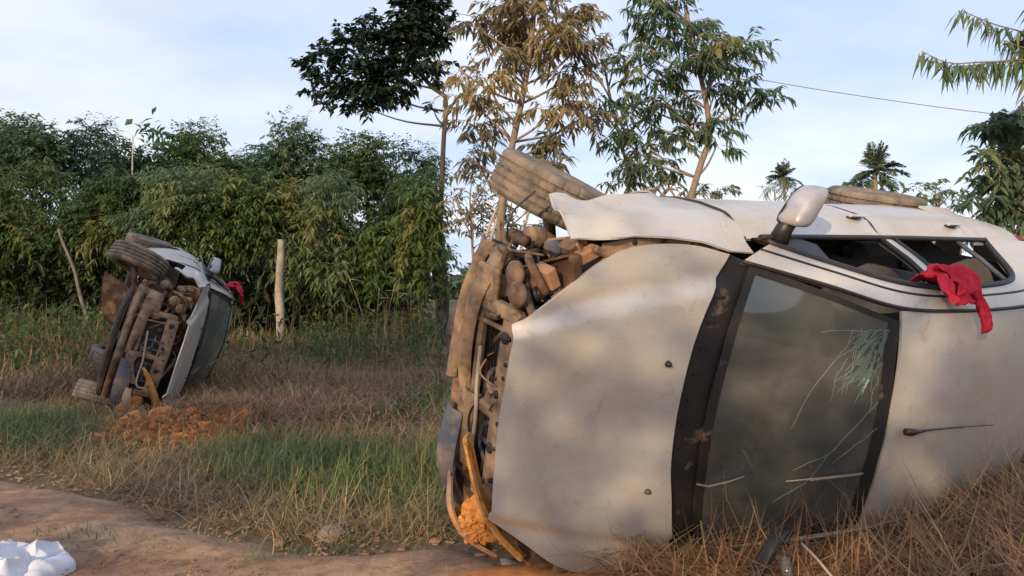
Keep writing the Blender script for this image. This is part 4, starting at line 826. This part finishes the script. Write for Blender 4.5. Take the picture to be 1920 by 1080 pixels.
tag(MB().tube([px(247, 420, 19.5), a, (a+b)/2, b], [.025, .02, .018, .014], 7).obj('pale_pole', M['stalk']), 'thin pale pole poking up out of the thicket above the far car', 'pole')
rg = np.random.default_rng(55)
for k, (u, lab) in enumerate(((690, 'leftmost pale dry stalk before the thicket, right of the post'), (704, 'second pale dry stalk, beside the leftmost one'), (722, 'tall pale dry stalk in the middle of the row of stalks'), (738, 'pale dry stalk bending right near the thicket edge'), (770, 'rightmost pale dry stalk, standing apart'))):
    Y = 13.5+k*.15; b = px(u, 0, Y); b[2] = float(ht(b[0], Y)); h = rg.uniform(1.0, 1.5); l = rg.normal(size=2)*.12
    mb = MB().tube(rs([b, b+[l[0]*.3, 0, h*.5], b+[l[0], l[1], h]], 10), np.linspace(.011, .005, 10), 5)
    for j in range(4):
        t = rg.uniform(.4, .95); q = b+np.array([l[0]*t, l[1]*t, h*t]); d = unit(rg.normal(size=3)*[1, .5, .3]+[0, 0, .4]); mb.tube([q, q+d*.12, q+d*.26+[0, 0, -.04]], [.006, .005, .003], 4)
    tag(mb.obj('dry_stalk', M['drystalk']), lab, 'stalk', 'pale dry stalks')

# ---------------------------------------------------------------- grasses
def blades(P, L, W, lean, az, curl, tint):
    """grass blades: 7-vertex bent strips"""
    n = len(P); h = np.stack([np.cos(az), np.sin(az), 0*az], -1); s = np.stack([-np.sin(az), np.cos(az), 0*az], -1); V = np.zeros((n, 7, 3)); up = np.array([0, 0, 1.])
    p = P.copy(); ang = lean.copy(); seg = L/3
    for k in range(3):
        ww = (W*(1, .9, .6)[k])[:, None]*.5; V[:, 2*k] = p-s*ww; V[:, 2*k+1] = p+s*ww
        p = p+(h*np.sin(ang)[:, None]+up*np.cos(ang)[:, None])*seg[:, None]; ang = ang+curl
    V[:, 6] = p
    F = (np.arange(n)[:, None, None]*7+np.array([[0, 1, 2], [1, 3, 2], [2, 3, 4], [3, 5, 4], [4, 5, 6]])[None]).reshape(-1, 3)
    return V.reshape(-1, 3), F, np.repeat(tint, 7)
def inv_pose(Pm, X, Y, Z): q = np.array(Pm.inverted()); return np.c_[X, Y, Z, np.ones(len(X))] @ q.T
def in_car(X, Y):
    """true where a car lies on the ground"""
    r = np.zeros(len(X), bool)
    for Pm in (POSE_R, POSE_L):
        for z in (.0, .25, .5): q = inv_pose(Pm, X, Y, np.full(len(X), z)); r |= (q[:, 0] > -2.95) & (q[:, 0] < .45) & (q[:, 2] > .28) & (q[:, 2] < np.where(q[:, 0] < -1.2, 1.25, .80)) & (np.abs(q[:, 1]) < .80)
    return r
def patchy(X, Y, seed, f=.9): return waves(X, Y, seed, .22, (f, f*2.1, f*4.3))
MOUNDS = [((-2.95, 6.7), 1.0, .65, .16, 4), ((-.10, 3.05), .75, .45, .10, 5)]
def hm(X, Y):
    h = 0*X
    for c, a_, b_, hh, sd in MOUNDS: h = h+hh*np.clip(1-((X-c[0])/a_)**2-((Y-c[1])/b_)**2, 0, 1)**1.2
    return h
def scatter(name, mt, n, xr, yr, dens, size, wid, lean, curl, seed, clump=5, spread=.05, lift=0., warm=0.):
    rg = np.random.default_rng(seed); X = rg.uniform(*xr, n); t = rg.uniform(0, 1, n); Y = yr[0]*(yr[1]/yr[0])**t
    k = rg.random(n) < dens(X, Y); X, Y = X[k], Y[k]; X = np.repeat(X, clump)+rg.normal(0, spread, len(X)*clump); Y = np.repeat(Y, clump)+rg.normal(0, spread, len(Y)*clump)
    k = (Y > edge_y(X)-.12) & ~in_car(X, Y) & (np.abs(X/Y) < 1.0); X, Y = X[k], Y[k]; m = len(X)
    L = rg.uniform(*size, m); P = np.c_[X, Y, ht(X, Y)+hm(X, Y)-.02+rg.uniform(0, 1, m)*lift]
    V, F, ti = blades(P, L, rg.uniform(*wid, m), np.abs(rg.normal(*lean, m)), rg.uniform(0, 6.283, m), rg.normal(*curl, m), np.clip(rg.normal(.45+warm, .2, m)+patchy(X, Y, seed, 1.7)*.35, 0, 1))
    return tag(link(name, tri_mesh(name, V, F, ti, mt)), kind='stuff')
verge = lambda X, Y: Y-edge_y(X)
# lush green tufts along the verge of the road
scatter('verge_grass', M['grass_green'], 18000, (-6.5, .1), (4.0, 7.3), lambda X, Y: (.25+.75*sstep(verge(X, Y)+patchy(X, Y, 14, 2.)*.9, .1, .5))*sstep(verge(X, Y), -.02, .15)*(1-sstep(verge(X, Y), 1.3, 2.0))*(1-np.exp(-(((X+3.0)/.85)**4+((Y-6.5)/.75)**4)))*np.clip(.72+patchy(X, Y, 5)*1.5, .0, 1), (.14, .38), (.004, .010), (.85, .35), (.42, .3), 301, 7, .05)
scatter('verge_dead_grass', M['grass_dry'], 6500, (-4.6, .1), (3.9, 7.3), lambda X, Y: sstep(verge(X, Y), -.10, .05)*(.45+.55*(1-sstep(verge(X, Y), .2, .6)))*(1-sstep(verge(X, Y), 1.6, 2.4)), (.10, .36), (.003, .008), (1.2, .3), (.3, .35), 311, 6, .06, .05)
# dry, bleached grass of the field, mostly laid flat
scatter('field_grass', M['grass_dry'], 13000, (-8, .6), (4.4, 10), lambda X, Y: sstep(verge(X, Y), 1.0, 2.2)*np.clip(.6+patchy(X, Y, 6), .1, 1)*(1-.95*np.exp(-(((X+3.1)/.8)**2+((Y-6.8)/.55)**2))), (.10, .34), (.004, .010), (1.15, .3), (.3, .35), 302, 5, .07, .06, -.05)
scatter('far_field_grass', M['grass_dry'], 16000, (-14, 3), (8.5, 17.5), lambda X, Y: np.clip(.75+patchy(X, Y, 7, .6), .1, 1), (.16, .42), (.010, .022), (1.05, .35), (.3, .35), 303, 4, .12, .08, -.12)
scatter('field_weeds', M['grass_green'], 4200, (-12, 2), (7, 16.5), lambda X, Y: np.clip(patchy(X, Y, 8, .7)*1.6, 0, 1), (.14, .36), (.010, .022), (.8, .3), (.4, .3), 304, 6, .10, .05, -.1)
# grey green scrub that comes down from the thicket into the field
scr = lambda X, Y: np.clip(sstep(X/Y*1400+960, 520, 640)+1-sstep(X/Y*1400+960, 120, 260)+.25, 0, 1)*sstep(Y, 9.5, 13)*np.clip(.6+patchy(X, Y, 12), 0, 1)
scatter('scrub_stems', M['grass_dry'], 1500, (-12, -.9), (10, 17), lambda X, Y: scr(X, Y)*(X/Y*1400+960 < 842), (.4, 1.15), (.008, .016), (.3, .2), (.15, .2), 321, 4, .12, 0, -.2)
n_ = 26000; r_ = np.random.default_rng(322); X = r_.uniform(-12, -.9, n_); Y = r_.uniform(10, 17, n_); k_ = (r_.random(n_) < scr(X, Y)) & (X/Y*1400+960 < 838) & (X/Y > -.75); X, Y = X[k_], Y[k_]
V, F, ti = leaf_soup(np.c_[X, Y, ht(X, Y)+r_.uniform(0.02, 1, len(X))**1.5*(.25+.6*np.clip(.6+patchy(X, Y, 12), 0, 1.3))], r_.normal(size=(len(X), 3))+[0, -.2, .25], r_.uniform(.10, .22, len(X)), r_.uniform(.03, .06, len(X)), .35, np.clip(r_.normal(.4, .2, len(X)), 0, 1), rg=r_)
tag(link('scrub', tri_mesh('scrub', V, F, ti, M['leaf_mango'])), kind='stuff')
# red brown flattened straw round the far car and before the near car
scatter('straw_heap', M['straw'], 7000, (-5, -.9), (5.9, 9.8), lambda X, Y: np.exp(-(((X+2.3)/1.05)**2+((Y-7.3)/1.0)**2))*(1-.9*np.exp(-(((X+3.2)/.7)**2+((Y-6.8)/.5)**2))), (.10, .34), (.004, .010), (1.3, .22), (.2, .3), 305, 7, .10, .16)
scatter('flattened_straw', M['straw'], 6000, (-.1, 4.2), (2.2, 5.2), lambda X, Y: np.full(len(X), .9), (.25, .65), (.003, .0075), (1.3, .2), (.2, .35), 306, 5, .10, .12)
scatter('foreground_grass', M['grass_green'], 900, (.6, 4.2), (2.3, 5.2), lambda X, Y: np.clip(patchy(X, Y, 9)*1.2+.15, 0, 1), (.2, .5), (.003, .008), (1.0, .3), (.5, .3), 307, 4, .06, .08, .1)
scatter('near_field_grass', M['grass_dry'], 5000, (-.6, 6), (5.2, 12), lambda X, Y: np.full(len(X), .8), (.2, .5), (.006, .012), (.9, .35), (.4, .3), 308, 5, .08)
# small tufts growing on the road itself
rg = np.random.default_rng(310); Pt = []
for u, v, n_, s in ((205, 1018, 140, .16), (320, 1028, 120, .14), (290, 1022, 60, .1), (505, 1050, 130, .13), (440, 1042, 60, .1), (640, 1030, 40, .06)):
    Y = 1400*EYE/(v-515); X = (u-960)/1400*Y; Pt.append(np.c_[X+rg.normal(0, s, n_), Y+rg.normal(0, s*.6, n_)])
Pt = np.vstack(Pt); m = len(Pt); V, F, ti = blades(np.c_[Pt, ht(Pt[:, 0], Pt[:, 1])+.01+.06*sstep(edge_y(Pt[:, 0])-Pt[:, 1], .3, 1.)], rg.uniform(.04, .11, m), rg.uniform(.003, .006, m), np.abs(rg.normal(.8, .3, m)), rg.uniform(0, 6.28, m), rg.normal(.3, .2, m), np.clip(rg.normal(.35, .2, m), 0, 1))
tag(link('road_tufts', tri_mesh('road_tufts', V, F, ti, M['grass_green'])), kind='stuff')
# ---------------------------------------------------------------- soil thrown up by the crash, clods, stones, sticks, scraps
def mound(c, rx_, ry_, h, seed):
    a = np.linspace(-1, 1, 40); X_, Y_ = np.meshgrid(c[0]+a*rx_, c[1]+a*ry_, indexing='ij'); q = np.clip(1-((X_-c[0])/rx_)**2-((Y_-c[1])/ry_)**2, 0, 1)
    return MB().grid(np.stack([X_, Y_, ht(X_, Y_)-.03+h*q**1.2+waves(X_, Y_, seed, .02, (6, 13, 27))*np.sqrt(q)], -1))
for q in MOUNDS: tag(mound(*q).obj('turned_soil', M['mound']), kind='structure')
rg = np.random.default_rng(78); mb = MB()
for k in range(500):
    X0, Y0 = -2.95+rg.normal()*.5, 6.6+rg.normal()*.3; r = rg.uniform(.008, .034)*(1 if rg.random() < .9 else 1.8)
    mb.blob((X0, Y0, float(ht(X0, Y0)+hm(np.array(X0), np.array(Y0)))+r*.3), (r*1.2, r, r*.8), 900+k, 5, .4, rg.random())
mb.sm = [False]*len(mb.sm); tag(mb.obj('soil_clods', M['mound']), kind='stuff')
rg = np.random.default_rng(77); mb = MB()
for k in range(420):
    X0 = rg.uniform(-4.2, .2); Y0 = float(edge_y(X0))-abs(rg.normal(0, .45))+.1
    if Y0 < 2.7: continue
    r = rg.uniform(.004, .013)*(1 if rg.random() < .93 else 1.9); mb.blob((X0, Y0, float(ht(X0, Y0))+.015), (r*1.5, r, r*.55), k, 6, .3, rg.random())
for k in range(1900):
    X0 = rg.uniform(-4.0, .0); Y0 = float(edge_y(X0))-rg.uniform(.2, 1.5)
    if Y0 < 3.1 or abs(X0/Y0) > .75: continue
    r = rg.uniform(.002, .007)*(1 if rg.random() < .94 else 2.2); mb.blob((X0, Y0, float(ht(X0, Y0))+.022+.06*float(sstep(edge_y(X0)-Y0, .3, 1.))), (r*1.4, r, r*.7), k, 5, .3, rg.random())
tag(mb.obj('clods', M['road']), kind='stuff')
def at(u, v, z=0.): Y = 1400*(EYE-z)/(v-515); return np.array([(u-960)/1400*Y, Y, z])
p = at(620, 1008); tag(MB().blob(p+[0, .05, .0], (.08, .065, .05), 9, 18, .10).obj('stone', M['stone']), 'rounded grey brown stone at the grass edge of the dirt road', 'stone')
for (u0, v0, u1, v1, z0, z1, lab) in ((512, 1042, 508, 998, .0, .12, 'short pale twig sticking up at the road edge'),):
    a, b = at(u0, v0, z0), at(u1, v0 if z1 > .1 else v1, z1 if z1 <= .1 else 0)
    if z1 > .1: b = a+[(u1-u0)/1400*a[1], .02, (v0-v1)/1400*a[1]]
    tag(MB().tube(rs([a, (a+b)/2+[.008, 0, .01], b], 8), np.linspace(.005, .003, 8), 6).obj('stick', M['drystalk']), lab, 'stick')
# broken black trim strip, clear scrap and sticks in the straw before the near car
a = px(1382, 1068, 3.02); b = px(1482, 990, 3.06); m_ = px(1440, 1018, 3.02)
G = ruled(rs([a+[0, 0, -.03], a+[.05, 0, .005], m_+[0, 0, .02], b], 16), rs([a+[.015, -.02, -.055], a+[.09, -.03, -.02], m_+[.03, -.03, -.025], b+[.004, 0, -.006]], 16), 16, 5, (0, -.015, .004))
tag(MB().shell(G, .008, (0, -1, .3)).obj('trim_strip', M['seal']), 'broken black plastic trim blade sticking out of the straw below the windshield', 'car trim')
c = px(1474, 1066, 2.93); mb = MB().blob(c, (.030, .028, .042), 3, 12, .35)
tag(mb.obj('plastic_scrap', M['plasticclear']), 'crumpled clear plastic scrap in the straw beside the black trim blade', 'litter')
for (q, lab) in (([(1502, 1018, 3.02), (1530, 1046, 2.9), (1560, 1082, 2.8)], 'pale stick slanting down through the straw right of the clear scrap'), ([(1700, 1010, 3.3), (1790, 975, 3.5), (1900, 968, 3.7)], 'long pale stem arching over the straw under the roof')):
    tag(MB().tube(rs([px(*k) for k in q], 12), .0055, 6).obj('stick', M['stalk']), lab, 'stick')
# white cloth bundle lying on the road, lower left corner
a = np.linspace(0, 1, 110)[:, None]; b = np.linspace(0, 2*np.pi, 180)[None]; c = at(22, 1094)
th = a*np.pi*.5; rad = np.sin(th); X_ = rad*np.cos(b); Y_ = rad*np.sin(b)
X_ = np.sign(X_)*np.abs(X_)**.75; Y_ = np.sign(Y_)*np.abs(Y_)**.75
rk = np.random.default_rng(8); fo = 0*X_
for k in range(26):                                      # creases: sharp ridges and soft valleys in random directions
    an = rk.uniform(0, 3.14); q = X_*math.cos(an)+Y_*math.sin(an)-rk.uniform(-.8, .8); r_ = -X_*math.sin(an)+Y_*math.cos(an)-rk.uniform(-.6, .6)
    q = q+.12*np.sin(r_*rk.uniform(2, 5)+rk.uniform(0, 6)); fo = fo+rk.choice([1, 1, -1])*rk.uniform(.05, .16)*np.exp(-np.abs(q)/rk.uniform(.03, .09))*np.exp(-(r_/rk.uniform(.3, .7))**2)
Zc = np.cos(th)**.5*(.75+.25*np.cos(X_*2-1)*np.cos(Y_*2))
sx = .285; edge_ = 1+.06*np.sin(b*5+1)+.04*np.sin(b*11)
G = np.stack([c[0]-.06+X_*sx*edge_*(1+fo*.25), c[1]+Y_*.24*edge_*(1+fo*.25), float(ht(c[0], c[1]))+.055+Zc*(.095+fo*.42*np.cos(th)**.4)-.015], -1)
tag(MB().grid(G).obj('white_cloth', M['white']), 'rumpled white cloth bundle lying on the dirt road at the lower left corner', 'cloth')
# unseen trees added behind the viewer to shade and dapple field and cars
for i, (X0, Y0, H, R, lab) in enumerate(((-13.5, -7.5, 8.6, 2.0, 'tall unseen shade tree behind the viewer, far left of its row'), (-10.3, -7.0, 8.4, 2.0, 'tall unseen shade tree behind the viewer, second from the left'), (-8.3, -7.8, 7.6, 1.5, 'tall unseen shade tree behind the viewer, third from the left'), (-4.6, -7.2, 5.6, .8, 'small loose unseen shade tree behind the viewer, fourth from the left'), (-2.9, -7.2, 5.4, .95, 'small loose unseen shade tree behind the viewer, right end of its row'))):
    b = (X0, Y0, float(ht(X0, Y0))); c = (X0, Y0, H*.76)
    make_tree('unseen_shade_tree', lab, bush_lobes(c, (R, R, H*.25), 11, 400+i), b, M['leaf_mango'], M['bark'], 'unseen shade trees behind the viewer', [b, (X0+.1, Y0, H*.4), c], (.15, .05), (.2, .08), 85 if i < 3 else (38, 75)[i-3], 9, 400+i, .6, .4, .45, twigw=0)
